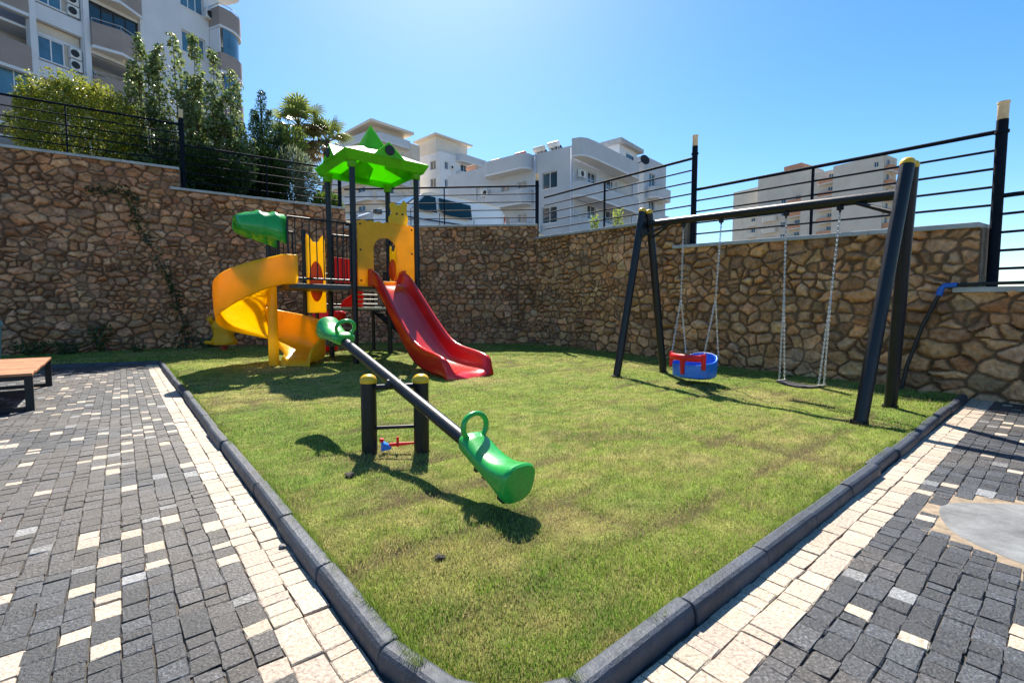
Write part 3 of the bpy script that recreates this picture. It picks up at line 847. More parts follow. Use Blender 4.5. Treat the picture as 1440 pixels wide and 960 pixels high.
# straight entry
start = SC + SRad * np.array([cos(radians(th0)), sin(radians(th0))])
er0 = np.array([cos(radians(th0)), sin(radians(th0))])
hd = np.array([sin(radians(th0)), -cos(radians(th0))])
for l in (.24, .16, .08):
    c_ = start - hd * l; ring = []
    for (r_, z_) in sec_h:
        zz = z_; r_ = max(r_, -.33) if r_ > -.45 else r_ * .62
        ring.append((*(c_ + er0 * r_), 1.60 + .02 * l + zz * (.8 if r_ > 0 else 1.25)))
    rings.append(ring)
for i in range(N + 1):
    t = i / N; th = radians(th0 - sweep * t)
    er = np.array([cos(th), sin(th)])
    z = 1.60 - 1.44 * (t ** 1.12) if t < .9 else None
    z = float(np.interp(t, [0, .06, .2, .39, .62, .82, .97, 1], [1.60, 1.50, 1.15, .79, .48, .28, .17, .165]))
    ring = []
    kz = .80 if t < .05 else (.8 + .2 * min(1, (t - .05) / .15) if t < .8 else 1 - .62 * ((t - .8) / .2) ** 1.5)
    ki = 1.25 - .25 * min(1, t * 8)
    for (r_, z_) in sec_h:
        wi = float(np.interp(t, [0, .14, .8, 1], [.62, 1, 1, .72]))
        q = SC + er * (SRad + (r_ * wi if r_ < 0 else r_))
        ring.append((q[0], q[1], max(.02, z + z_ * kz * (ki if r_ < 0 else 1.0))))
    rings.append(ring)
thE = radians(th0 - sweep); hdE = np.array([sin(thE), -cos(thE)])
last = rings[-1]
for (fw, fz, fh) in ((.05, -.04, .75), (.075, -.10, .35), (.08, -.16, .0)):
    rings.append([(p[0] + hdE[0] * fw, p[1] + hdE[1] * fw, max(.012, .165 + fz + max(0, p[2] - .165) * fh)) for p in last])
mb = MB(); mb.loft(rings, ring_closed=False, cap=False)
# exit apron down to the turf with little arches
th = radians(th0 - sweep); er = np.array([cos(th), sin(th)]); hd2 = np.array([sin(th), -cos(th)])
spiral = mb.build('spiral_slide', M['yellow'], tower, smooth=True, solid=.014, sub=1)
mb = MB(); pp = SC + np.array([.08, -.14])
mb.tube([v3(pp, -.02), v3(pp, 1.58)], [.092, .085], 18); mb.build('support_pole', M['yellow'], spiral, smooth=True, auto=40)
# green hood over the spiral entrance
rings = []
hw = .36
for (l, k_, dz_) in ((0, 1, 0), (.10, 1.0, .0), (.13, 1.05, .01), (.17, 1.05, .01), (.20, 1.0, 0), (.36, .98, -.0), (.39, 1.03, .01), (.43, 1.03, .01), (.46, .96, 0), (.60, .88, 0), (.70, .74, .0), (.76, .52, .04)):
    c_ = TB2 + e2 * .38 + o1 * (l + .0); ring = []
    for j_ in range(15):
        t = pi * (j_ / 14)
        x_ = -cos(t) * hw * k_; z_ = sin(t) ** .7 * .30 * k_
        drop = -.27 * (1 - abs(l) / .9)
        zz = 2.56 + dz_ + z_ + (drop if j_ in (0, 14) else (drop * .5 if j_ in (1, 13) else 0))
        ring.append((*(c_ + e2 * x_), zz))
    rings.append(ring)
mb = MB(); mb.loft(rings, ring_closed=False, cap=False)
mb.build('entrance_hood', M['green'], tower, smooth=True, solid=.02, auto=50)

# roof: eave band, low pyramid with spire, four gables with round eyes
RC = (TB + TC) / 2; RE = .89
corn = [RC - e1 * RE - e2 * RE, RC + e1 * RE - e2 * RE, RC + e1 * RE + e2 * RE, RC - e1 * RE + e2 * RE]
ZE0, ZE1 = 3.93, 4.15
mb = MB()
inn = [RC + (c_ - RC) * .90 for c_ in corn]
vs = [v3(c_, ZE0 + .05) for c_ in inn] + [v3(c_, ZE1) for c_ in corn]
fs = [(i, (i + 1) % 4, 4 + (i + 1) % 4, 4 + i) for i in range(4)]
mids_ = [(corn[i] + corn[(i + 1) % 4]) / 2 for i in range(4)]
# roof faces: each side eave corner -> gable foot -> inner shoulder -> spire base
sb = .30
sh = [RC + (c_ - RC) * sb for c_ in corn]
b_ = len(vs)
vs += [v3(s_, 4.46) for s_ in sh]                 # 8..11
apx = len(vs); vs.append(v3(RC, 5.02))            # 12
for i in range(4):
    fs.append((4 + i, 4 + (i + 1) % 4, b_ + (i + 1) % 4, b_ + i))
    fs.append((b_ + i, b_ + (i + 1) % 4, apx))
mb.add(vs, fs)
roof = mb.build('roof', M['roof_green'], tower, solid=.012)
for i in range(4):
    m_ = mids_[i]; d_ = (corn[(i + 1) % 4] - corn[i]); d_ = d_ / np.linalg.norm(d_); n_ = (m_ - RC) / np.linalg.norm(m_ - RC)
    f0 = m_ + n_ * .015
    gb = MB()
    A_, B_, P_ = v3(f0 - d_ * .34, ZE1 - .02), v3(f0 + d_ * .34, ZE1 - .02), v3(f0 - n_ * .03, ZE1 + .29)
    Q_ = v3(RC + n_ * .38, ZE1 + .27); A2, B2 = v3(RC + n_ * .40 - d_ * .22, ZE1 + .1), v3(RC + n_ * .40 + d_ * .22, ZE1 + .1)
    gb.add([A_, B_, P_, Q_, A2, B2], [(0, 1, 2), (0, 2, 3, 4), (1, 5, 3, 2)])
    gable = gb.build('gable', M['roof_green'], roof, solid=.01)
    eb = MB(); q = f0 + n_ * .006
    eb.lathe((q[0], q[1], ZE1 + .12), [(.1, -.01), (.1, .012), (.001, .02)], 20, axis=(*n_, 0)); eb.build('eye', M['blueglass'] if False else M['rubber'], gable, smooth=True, auto=40)
for c_ in corn:
    d_ = (c_ - RC) / np.linalg.norm(c_ - RC)
    sp = MB(); per = np.array([-d_[1], d_[0]])
    a = c_ - d_ * .02
for p in (TB, TD, TA, TC):
    mb = MB(); mb.lathe(v3(p, 3.86), [(.07, 0), (.085, .02), (.085, .12), (.12, .16)], 20); mb.build('socket', M['roof_green'], roof, smooth=True, auto=40)
# ------------------------------------------------------------------ seesaw
def dirv(a, b): return (Vector(b) - Vector(a)).normalized()
pL, pR = Vector((-1.08, 3.50, 0)), Vector((-.69, 3.525, 0))
seesaw = thing('seesaw', (-.885, 3.51, 0), 'black seesaw with two green seats and yellow capped posts on the lawn', 'seesaw')
for p in (pL, pR):
    mb = MB(); mb.tube([p + Vector((0, 0, -.02)), p + Vector((0, 0, .565))], .0575, 24); po = mb.build('post', M['steel'], seesaw, smooth=True, auto=40)
    mb = MB(); mb.lathe(p + Vector((0, 0, .56)), [(.06, 0), (.062, .012), (.06, .03), (.05, .05), (.03, .063), (.001, .067)], 24); mb.build('cap', M['cap'], po, smooth=True, auto=60)
for z, r in ((.525, .021), (.215, .014)):
    mb = MB(); mb.tube([pL + Vector((0, 0, z)), pR + Vector((0, 0, z + .012))], r, 14); mb.build('crossbar', M['steel'], seesaw, smooth=True, auto=40)
piv = Vector((-.885, 3.51, .56)); RE_ = Vector((-.03, 2.5, .215)); ax = (RE_ - piv).normalized(); LE_ = piv - (RE_ - piv)
mb = MB(); mb.tube([LE_, RE_ + ax * .03], .043, 24)
beam = mb.build('beam', M['steel'], seesaw, smooth=True, auto=40)
mb = MB(); mb.tube([LE_ + ax * .2, LE_ + ax * .222], .047, 24); mb.build('collar', M['rubber'], beam, smooth=True, auto=40)
mb = MB(); mb.tube([piv - Vector((.05, 0, .012)), piv + Vector((.05, 0, -.012))], .04, 16); mb.build('pivot_sleeve', M['steel'], beam, smooth=True, auto=40)
def seesaw_seat(E, a, flip=1):
    side = a.cross(Vector((0, 0, 1))).normalized(); up = side.cross(a).normalized()
    S_ = [(-.375, .03, .03, .0), (-.37, .075, .07, -.01), (-.34, .094, .086, -.03), (-.28, .097, .078, -.04), (-.20, .099, .058, -.048), (-.12, .102, .050, -.058), (-.04, .106, .060, -.075), (.03, .110, .086, -.095), (.075, .113, .108, -.108), (.098, .112, .116, -.112), (.112, .104, .110, -.106), (.117, .085, .092, -.09)]
    rings = []
    for (s_, hw, tp, bt) in S_:
        ring = []; cz = (tp + bt) / 2; hh = (tp - bt) / 2
        for j_ in range(28):
            t = 2 * pi * j_ / 28; cx_, sz_ = cos(t), sin(t); e = .75
            x_ = hw * math.copysign(abs(cx_) ** e, cx_); z_ = cz + hh * math.copysign(abs(sz_) ** e, sz_)
            ring.append(tuple(E + a * s_ + side * x_ + up * z_))
        rings.append(ring)
    mb = MB(); mb.loft(rings); st = mb.build('seat', M['green'], seesaw, smooth=True, auto=40)
    loop = []
    for j_ in range(28):
        t = 2 * pi * j_ / 28
        x_ = .083 * cos(t) * (1 + .06 * sin(t)); z_ = .125 + .078 * sin(t)
        if sin(t) < 0: z_ += .022 * math.exp(-(x_ / .035) ** 2)
        loop.append(tuple(E + a * (-.325 - .25 * (z_ - .09)) + side * x_ + up * z_))
    mb = MB(); mb.tube(loop, .019, 12, closed=True, flat=.8, ref=tuple(a)); mb.build('handle', M['green'], st, smooth=True)
    mb = MB()
    for s_ in (-.2, -.12, -.04):
        c_ = E + a * s_ - up * .06; mb.box(c_, (.03, .12, .05), tilt=Matrix((a, side, up)).transposed())
    mb.box(E + a * .02 - up * .125, (.06, .07, .05), tilt=Matrix((a, side, up)).transposed())
    mb.build('rubber_stop', M['rubber'], st, bevel=.006)
seesaw_seat(RE_, ax); seesaw_seat(LE_, -ax)

# small coloured piece lying between the posts
t = thing('lawn_sprinkler', (-.88, 3.5, .06), 'small red and blue plastic sprinkler lying on the grass between the seesaw posts', 'sprinkler')
zt = .075
mb = MB(); mb.loft([[(-.985 + .05 * k_ * 1.4, 3.50 + y_, zt - .012 + z_) for (y_, z_) in ((-.03 + .02 * k_, -.02 + .012 * k_), (.03 - .02 * k_, -.02 + .012 * k_), (.03 - .02 * k_, .05 - .03 * k_), (-.03 + .02 * k_, .05 - .03 * k_))] for k_ in (0, .5, 1)]); mb.build('base', M['blue'], t, bevel=.004)
mb = MB(); mb.tube([(-.93, 3.5, zt + .012), (-.86, 3.5, zt + .018), (-.74, 3.51, zt + .026)], [.013, .014, .008], 10); mb.tube([(-.868, 3.5, zt), (-.866, 3.5, zt + .075)], .010, 10); mb.tube([(-.99, 3.5, zt + .035), (-.985, 3.5, zt + .06)], .016, 10); mb.build('arm', M['red_matte'], t, smooth=True, auto=40)

# ------------------------------------------------------------------ swing set
A0 = Vector((2.19, 7.76, 0)); A1 = Vector((3.91, 4.71, 0))
swing = thing('swing_set', ((A0 + A1) / 2), 'black A frame swing set with yellow capped legs in front of the stone wall', 'swing frame')
bd = (A1 - A0).normalized()
legs = [((1.68, 7.53), (2.125, 7.765), 2.71), ((2.61, 8.03), (2.235, 7.775), 2.69), ((3.30, 4.40), (3.865, 4.69), 2.53), ((4.18, 5.13), (3.945, 4.735), 2.52)]
for (b_, t_, z) in legs:
    a = Vector((*b_, -.02)); b = Vector((*t_, z))
    mb = MB(); mb.tube([a, b], .06, 22); lg = mb.build('leg', M['steel'], swing, smooth=True, auto=40)
    d_ = (b - a).normalized()
    mb = MB(); mb.lathe(b, [(.062, -.01), (.064, .01), (.06, .03), (.045, .05), (.001, .062)], 20, axis=tuple(d_)); mb.build('cap', M['cap'], lg, smooth=True, auto=60)
    mb = MB(); mb.lathe((b_[0], b_[1], .05), [(.075, -.05), (.075, .012), (.06, .014)], 20); mb.build('foot_collar', M['steel'], lg, smooth=True, auto=40)
B0, B1 = Vector((2.235, 7.69, 2.50)), Vector((3.87, 4.765, 2.265))
mb = MB(); mb.tube([B0, B1], .052, 24); mb.build('top_beam', M['steel'], swing, smooth=True, auto=40)
for (c_, l0, l1) in ((B0, legs[0], legs[1]), (B1, legs[2], legs[3])):
    a0, a1 = Vector((*l0[0], 0)), Vector((*l0[1], l0[2])); b0, b1 = Vector((*l1[0], 0)), Vector((*l1[1], l1[2]))
    f0, f1 = (c_.z + .14) / a1.z, (c_.z - .14) / a1.z
    mb = MB(); pts_ = [a0.lerp(a1, f0), b0.lerp(b1, f0), b0.lerp(b1, f1), a0.lerp(a1, f1)]
    n_ = Vector((bd.x, bd.y, 0)) * .012
    mb.add([p - n_ for p in pts_] + [p + n_ for p in pts_], [(0, 3, 2, 1), (4, 5, 6, 7), (0, 1, 5, 4), (1, 2, 6, 5), (2, 3, 7, 6), (3, 0, 4, 7)])
    mb.build('gusset_plate', M['steel'], swing, bevel=.003)
    s_ = 1 if c_ is B0 else -1
    bdir = (B1 - B0).normalized() * s_
    for (u0, u1, f_) in ((a0, a1, 1), (b0, b1, 1)):
        p = u0.lerp(u1, (c_.z - .22) / u1.z)
        mb = MB(); mb.tube([p, c_ + bdir * .42 - Vector((0, 0, .03))], .02, 10); mb.build('brace', M['steel'], swing, smooth=True, auto=40)

def chain(mb, a, b, link=.034, r=.0045):
    a = Vector(a); b = Vector(b); d_ = (b - a); L = d_.length; d_ = d_ / L
    s1 = d_.cross(Vector((.3, .9, .1))).normalized(); s2 = d_.cross(s1)
    n = max(2, int(L / (link * .74)))
    for i in range(n):
        c_ = a + d_ * (L * (i + .5) / n); w = s1 if i % 2 else s2
        lp = [c_ + d_ * (link * .5 * sin(t)) + w * (link * .27 * cos(t)) for t in [2 * pi * q / 8 for q in range(8)]]
        mb.tube([tuple(p) for p in lp], r, 5, closed=True, ref=tuple(d_.cross(w)))
def beam_pt(t): return B0.lerp(B1, t)
def hanger(root, t):
    p = beam_pt(t); mb = MB(); mb.box(p - Vector((0, 0, .07)), (.05, .05, .06)); mb.tube([p - Vector((0, 0, .09)), p - Vector((0, 0, .13))], .012, 8)
    mb.build('hanger', M['steel'], root, bevel=.004); return p - Vector((0, 0, .125))
perp = Vector((-bd.y, bd.x, 0)); perp = -perp if perp.y > 0 else perp       # towards the camera side
# flat swing
fs = thing('flat_swing', (3.44, 5.53, .23), 'black flat rubber swing seat hanging on grey chains', 'swing', 'swings on the beam')
h0, h1 = hanger(fs, .660), hanger(fs, .838)
e0 = Vector((3.325, 5.74, .27)); e1_ = Vector((3.545, 5.335, .27))
for (h_, e_) in ((h0, e0), (h1, e1_)):
    mb = MB(); m_ = h_.lerp(e_, .47); chain(mb, h_, m_)
    for s_ in (-.055, .055): chain(mb, m_, e_ + perp * s_)
    mb.build('chain', M['chain'], fs)
mb = MB(); md = (e0 + e1_) / 2; sx = (e1_ - e0).normalized(); rings = []
for k_ in np.linspace(-.245, .245, 9):
    z_ = .235 - .03 * (1 - (k_ / .245) ** 2); c_ = md + sx * k_; ring = []
    for (w_, h_) in ((-.085, -.012), (.085, -.012), (.09, 0), (.085, .016), (-.085, .016), (-.09, 0)):
        q = c_ + perp * w_; ring.append((q.x, q.y, z_ + h_))
    rings.append(ring)
mb.loft(rings); mb.build('seat', M['rubber'], fs, bevel=.004)
mb = MB()
for e_ in (e0, e1_): mb.box((e_.x, e_.y, .245), (.03, .16, .02), math.atan2(sx.y, sx.x))
mb.build('clip', M['chain'], fs)
# toddler bucket swing
bc = Vector((2.68, 6.86, .13))
ts = thing('toddler_swing', bc, 'blue bucket toddler swing with red safety bar hanging on chains', 'swing', 'swings on the beam')
h0, h1 = hanger(ts, .200), hanger(ts, .392)
rings = []; fr = perp                                                       # front of the seat
prof = [(.02, .0), (.6, .0), (.86, .04), (.96, .12), (1.0, 1.0)]
nphi = 40
for (k_, zf) in prof:
    ring = []
    for j_ in range(nphi):
        t = 2 * pi * j_ / nphi; cs, sn = cos(t), sin(t)
        ee = .7; X_ = .30 * math.copysign(abs(cs) ** ee, cs); Y_ = .24 * math.copysign(abs(sn) ** ee, sn)
        q = bc + bd * X_ * k_ + fr * Y_ * k_
        top = .20 + .15 * max(0, -sn) ** 1.2 + .03 * abs(cs) ** 4
        ring.append((q.x, q.y, bc.z + top * zf))
    rings.append(ring)
mb = MB(); mb.loft(rings, ring_closed=True, cap=False); mb.add(rings[0], [tuple(range(nphi))])
mb.build('seat_shell', M['blue'], ts, smooth=True, solid=.022, bevel=.006, auto=50)
mb = MB(); arc = []
for k_ in np.linspace(-1, 1, 15):
    q = bc + bd * (.27 * k_) + fr * (.27 - .1 * k_ * k_); arc.append((q.x, q.y, bc.z + .30))
mb.tube(arc, .05, 12, flat=.7)
for k_ in (-1, 1):
    q = bc + bd * (.285 * k_) + fr * .16
    mb.tube([(q.x, q.y, bc.z + .36), (q.x, q.y, bc.z + .14)], [.035, .03], 10)
q = bc + fr * .25; mb.tube([(q.x, q.y, bc.z + .3), (q.x, q.y, bc.z + .06)], [.045, .03], 10)
mb.build('safety_bar', M['red_matte'], ts, smooth=True, auto=50)
for (h_, s_) in ((h0, -1), (h1, 1)):
    mb = MB()
    fx = bc + bd * (.285 * s_) + Vector((0, 0, .33))
    m_ = h_.lerp(fx, .56); chain(mb, h_, m_)
    for w_ in (-.15, .16): q = fx + fr * w_; chain(mb, m_, q)
    mb.build('chain', M['chain'], ts)

# ------------------------------------------------------------------ spring riders
def rider(name, base, label, m, layers, grp):
    root = thing(name, (*base, 0), label, 'spring rider', grp)
    mb = MB(); sp = [(base[0] + .07 * cos(t * 2 * pi), base[1] + .07 * sin(t * 2 * pi), .03 + .25 * t / 5) for t in np.linspace(0, 5, 60)]
    mb.tube(sp, .014, 8); mb.lathe((*base, 0), [(.16, .03), (.16, .06), (.02, .065)], 16); mb.build('spring', M['roofred'], root, smooth=True, auto=40)
    rings = []
    for (z, w, d_, ox) in layers:
        ring = []
        for j_ in range(20):
            t = 2 * pi * j_ / 20; c_, s_ = cos(t), sin(t)
            ring.append((base[0] + ox + w / 2 * math.copysign(abs(c_) ** .6, c_), base[1] + d_ / 2 * math.copysign(abs(s_) ** .6, s_), z))
        rings.append(ring)
    mb = MB(); mb.loft(rings); body = mb.build('body', m, root, smooth=True, auto=50)
    return root, body
yr, yb = rider('spring_rider', (-7.38, 12.0), 'yellow plastic spring rider behind the spiral slide', M['panel_yellow'],
      [(.26, .40, .3, 0), (.24, .60, .34, 0), (.30, .64, .36, 0), (.36, .58, .34, 0), (.46, .46, .32, 0), (.58, .44, .32, 0), (.66, .52, .34, 0), (.74, .56, .34, 0), (.83, .50, .30, 0), (.87, .3, .2, 0)], 'spring riders behind the slides')
for s_ in (-1, 1):
    mb = MB(); mb.tube([(-7.38 + s_ * .2, 11.9, .80), (-7.38 + s_ * .27, 11.86, .90), (-7.38 + s_ * .22, 11.86, .97)], [.06, .07, .03], 10); mb.build('ear', M['panel_yellow'], yb, smooth=True)
    mb = MB(); mb.tube([(-7.38 + s_ * .2, 11.85, .30), (-7.38 + s_ * .36, 11.8, .31)], [.05, .045], 10); mb.build('footrest', M['panel_yellow'], yb, smooth=True, auto=40)
rr_, rb_ = rider('spring_rider', (-4.64, 11.6), 'red plastic spring rider standing under the side deck of the tower', M['red_matte'],
      [(.10, .36, .26, 0), (.14, .60, .3, 0), (.28, .64, .3, -.02), (.42, .58, .3, -.02), (.6, .52, .28, 0), (.8, .56, .28, .03), (.95, .74, .28, .1), (1.05, .8, .26, .14), (1.11, .5, .2, .14)], 'spring riders behind the slides')
for (x_, z_) in ((-.36, .42), (.42, 1.0)):
    mb = MB(); mb.lathe((-4.64 + x_, 11.56, z_), [(.02, -.12), (.1, -.08), (.13, 0), (.1, .08), (.02, .12)], 14); mb.build('lobe', M['red_matte'], rb_, smooth=True)

# ------------------------------------------------------------------ bench, bin, pipe
bl = np.array([-.653, .757]); bw = -np.array([.757, .653]); bo = np.array([-5.27, 5.12]); BL, BW = 2.33, .78
bench = thing('bench', (*(bo + bl * BL / 2 + bw * BW / 2), 0), 'wide backless bench with orange plank top and dark metal loop legs on the paving', 'bench')
rzb = math.atan2(bl[1], bl[0])
npl = 15; pw = BL / npl
for i in range(npl):
    c_ = bo + bl * (pw * (i + .5)) + bw * BW / 2
    mb = MB(); mb.box((c_[0], c_[1], .405 + random.gauss(0, .0012)), (pw - .012, BW + random.gauss(0, .004), .03), rzb); mb.build('plank', M['wood'], bench, bevel=.005)
def loop_frame(l):
    mb = MB(); cs = [bo + bl * l + bw * w for w in (.035, BW - .035)]
    for c_ in cs: mb.box((c_[0], c_[1], .195), (.045, .07, .39), rzb)
    m_ = (cs[0] + cs[1]) / 2
    mb.box((m_[0], m_[1], .024), (.044, BW - .142, .044), rzb); mb.box((m_[0], m_[1], .364), (.044, BW - .142, .048), rzb)
    mb.build('loop_leg', M['steel'], bench, bevel=.003)
loop_frame(.05); loop_frame(BL - .05)
for w in (.05, BW - .05):
    c_ = bo + bl * BL / 2 + bw * w; mb = MB(); mb.box((c_[0], c_[1], .366), (BL - .2, .05, .04), rzb); mb.build('rail', M['steel'], bench, bevel=.003)

wb = thing('waste_bin', (-10.1, 8.88, 0), 'pale teal rounded bin cut by the left edge behind the bench', 'bin')
mb = MB(); mb.lathe((-10.1, 8.88, 0), [(.24, .03), (.26, .05), (.30, .8), (.31, .84)], 28); mb.build('body', M['teal'], wb, smooth=True, auto=40)
mb = MB(); mb.lathe((-10.1, 8.88, .84), [(.325, -.02), (.325, .03), (.27, .1), (.15, .15), (.001, .165)], 28); mb.build('lid', M['teal'], wb, smooth=True, auto=40)

def wallR(s_, out_, z): q = WQ + dR * s_ + nrm(dR) * out_; return (q[0], q[1], z)
pp_ = thing('water_pipe', wallR(9.4, .1, 0), 'black water pipe with blue elbow fitting rising up the right stone wall', 'pipe')
mb = MB(); mb.tube([wallR(9.16, .16, .0), wallR(9.20, .13, .35), wallR(9.34, .12, .9), wallR(9.50, .11, 1.34)], .024, 12); mb.build('riser', M['pipe'], pp_, smooth=True, auto=40)
mb = MB(); mb.tube([wallR(9.60, .10, 1.425), wallR(9.9, .10, 1.432), wallR(16, .10, 1.34)], .02, 10); mb.build('run', M['pipe'], pp_, smooth=True, auto=40)
mb = MB(); mb.tube([wallR(9.485, .11, 1.30), wallR(9.505, .11, 1.385)], .036, 12); mb.tube([wallR(9.5, .11, 1.37), wallR(9.535, .105, 1.42), wallR(9.66, .10, 1.426)], .033, 12); mb.build('elbow', M['bluefit'], pp_, smooth=True, auto=40)

# ------------------------------------------------------------------ van behind the wall
vd = np.array([.73, .683]); vd = vd / np.linalg.norm(vd); vs_ = np.array([vd[1], -vd[0]])      # nose to tail; towards the lawn
V0 = np.array([-4.55, 15.75]); VG = 3.55; VL = 5.0
van = thing('delivery_van', (*(V0 + vd * 2.5 - vs_ * .9), VG), 'white panel van parked on the terrace behind the back wall', 'van')
def vp(x, y, z): q = V0 + vd * x - vs_ * y; return (q[0], q[1], VG + z)
prof = [(.02, .32), (0, .62), (.06, .86), (.3, 1.0), (1.05, 1.12), (1.25, 1.2), (1.95, 1.76), (2.3, 1.86), (3.8, 1.89), (5.62, 1.84), (5.83, 1.6), (5.89, 1.0), (5.9, .4), (5.8, .3), (.15, .26)]
rings = []
for (y, kk) in ((0.06, .0), (0, .3), (0, 1), (1.8, 1), (1.8, .3), (1.74, 0)):
    ring = []
    for (x, z) in prof:
        t = max(0, z - 1.05) * .17
        yy = (y + t) if y < .9 else (y - t)
        if x < .3: yy = yy + (.14 if y < .9 else -.14) * (1 - x / .3)
        zz = z; xx = x
        if kk == 0: zz = .95 + (z - .95) * .97; xx = 2.9 + (x - 2.9) * .985
        ring.append(vp(xx, yy, zz))
    rings.append(ring)
mb = MB(); mb.loft(rings); vb = mb.build('body', M['van'], van, smooth=True, auto=35, bevel=.03, seg=2)
def side_glass(poly, name, m):
    mb = MB(); pts_ = []
    for o_ in (-.012, .004):
        pts_ += [vp(x, o_ + max(0, z - 1.05) * .17, z) for x, z in poly]
    n = len(poly); mb.add(pts_, [tuple(range(n)), tuple(range(2 * n - 1, n - 1, -1))] + [(i, n + i, n + (i + 1) % n, (i + 1) % n) for i in range(n)])
    mb.build(name, m, van)
side_glass([(1.45, 1.16), (2.48, 1.12), (2.48, 1.70), (2.05, 1.70)], 'side_window', M['carglass'])
side_glass([(2.62, 1.30), (2.85, 1.10), (4.1, 1.07), (4.1, 1.64), (2.64, 1.70)], 'side_window', M['carglass'])
mb = MB(); mb.add([vp(1.20, .2, 1.225), vp(1.20, 1.6, 1.225), vp(1.93, 1.5, 1.775), vp(1.93, .3, 1.775)], [(0, 1, 2, 3)]); mb.build('windscreen', M['carglass'], van, solid=.02)
for y in (.06, 1.52):
    mb = MB(); mb.box(vp(.2, y + .1, .86), (.26, .24, .15), math.atan2(vd[1], vd[0])); mb.build('headlight', M['glass'], van, bevel=.04)
mb = MB(); mb.box(vp(.0, .9, .48), (.12, 1.5, .22), math.atan2(vd[1], vd[0])); mb.build('bumper', M['rubber'], van, bevel=.03)
mb = MB(); mb.box(vp(1.5, -.1, 1.18), (.1, .16, .2), math.atan2(vd[1], vd[0])); mb.build('mirror', M['van'], van, bevel=.03)
mb = MB(); mb.box(vp(5.86, .1, 1.2), (.05, .12, .5), math.atan2(vd[1], vd[0])); mb.build('tail_light', M['roofred'], van, bevel=.01)
mb = MB(); mb.box(vp(3.1, -.004, .82), (3.9, .02, .05), math.atan2(vd[1], vd[0])); mb.build('side_moulding', M['rubber'], van)
for x_ in (1.38, 2.58, 4.2):
    mb = MB(); mb.box(vp(x_, .003, .78), (.018, .02, .66), math.atan2(vd[1], vd[0])); mb.build('door_seam', M['rubber'], van)
for (x, y) in ((.85, .1), (4.7, .1), (.85, 1.7), (4.7, 1.7)):
    mb = MB(); mb.lathe(vp(x, y, .32), [(.18, -.1), (.32, -.1), (.33, -.06), (.33, .06), (.32, .1), (.18, .1)], 24, axis=(*vs_, 0)); w_ = mb.build('wheel', M['rubber'], van, smooth=True, auto=40)
    mb = MB(); mb.lathe(vp(x, y, .32), [(.02, -.08), (.19, -.085), (.19, .085), (.02, .08)], 18, axis=(*vs_, 0)); mb.build('rim', M['chain'], w_, smooth=True, auto=40)

# ------------------------------------------------------------------ buildings
class Fac:
    def __init__(s, O, d, n): s.O = np.array(O, float); s.d = np.array(d, float) / np.linalg.norm(d); s.n = np.array(n, float) / np.linalg.norm(n)
    def p(s, u, w, z): q = s.O + s.d * u + s.n * w; return (q[0], q[1], z)
    def box(s, mb, u0, u1, w0, w1, z0, z1):
        vs = [s.p(u, w, z) for z in (z0, z1) for (u, w) in ((u0, w0), (u1, w0), (u1, w1), (u0, w1))]
        mb.add(vs, [(0, 3, 2, 1), (4, 5, 6, 7), (0, 1, 5, 4), (1, 2, 6, 5), (2, 3, 7, 6), (3, 0, 4, 7)])
    def wall(s, mb, u0, u1, z0, z1, holes, th=.26, w=0):
        d3 = (s.d[0], s.d[1], 0); up = (0, 0, 1)
        hl = [[(a, b), (c_, b), (c_, d_), (a, d_)] for (a, c_, b, d_) in holes]
        mb.plate([(u0, z0), (u1, z0), (u1, z1), (u0, z1)], hl, th, s.p(0, w - th / 2, 0), d3, up)
def window(par, F, u0, u1, z0, z1, nm=2, w=-.16, fm='frame', gm='glass', ft=.055, curtain=None):
    mb = MB(); F.box(mb, u0, u1, w - .05, w + .03, z0, z0 + ft); F.box(mb, u0, u1, w - .05, w + .03, z1 - ft, z1)
    for i in range(nm + 1):
        c_ = u0 + ft / 2 + (u1 - u0 - ft) * i / nm; F.box(mb, c_ - ft / 2, c_ + ft / 2, w - .048, w + .028, z0 + ft, z1 - ft)
    F.box(mb, u0 - .06, u1 + .06, -.12, .05, z0 - .06, z0 - .003)
    fr_ = mb.build('window', M[fm], par)
    mb = MB(); F.box(mb, u0 + .01, u1 - .01, w - .03, w - .01, z0 + .01, z1 - .01); mb.build('pane', M[gm], fr_)
    return fr_
def ac_unit(par, F, u, z, w=.05):
    mb = MB(); F.box(mb, u - .42, u + .42, w, w + .3, z, z + .62); a = mb.build('air_conditioner', M['ac'], par, bevel=.02)
    mb = MB(); c_ = F.p(u - .1, w + .3, z + .31); mb.lathe(c_, [(.24, -.01), (.24, .012), (.001, .014)], 18, axis=(*F.n, 0)); mb.build('fan_grille', M['rubber'], a)
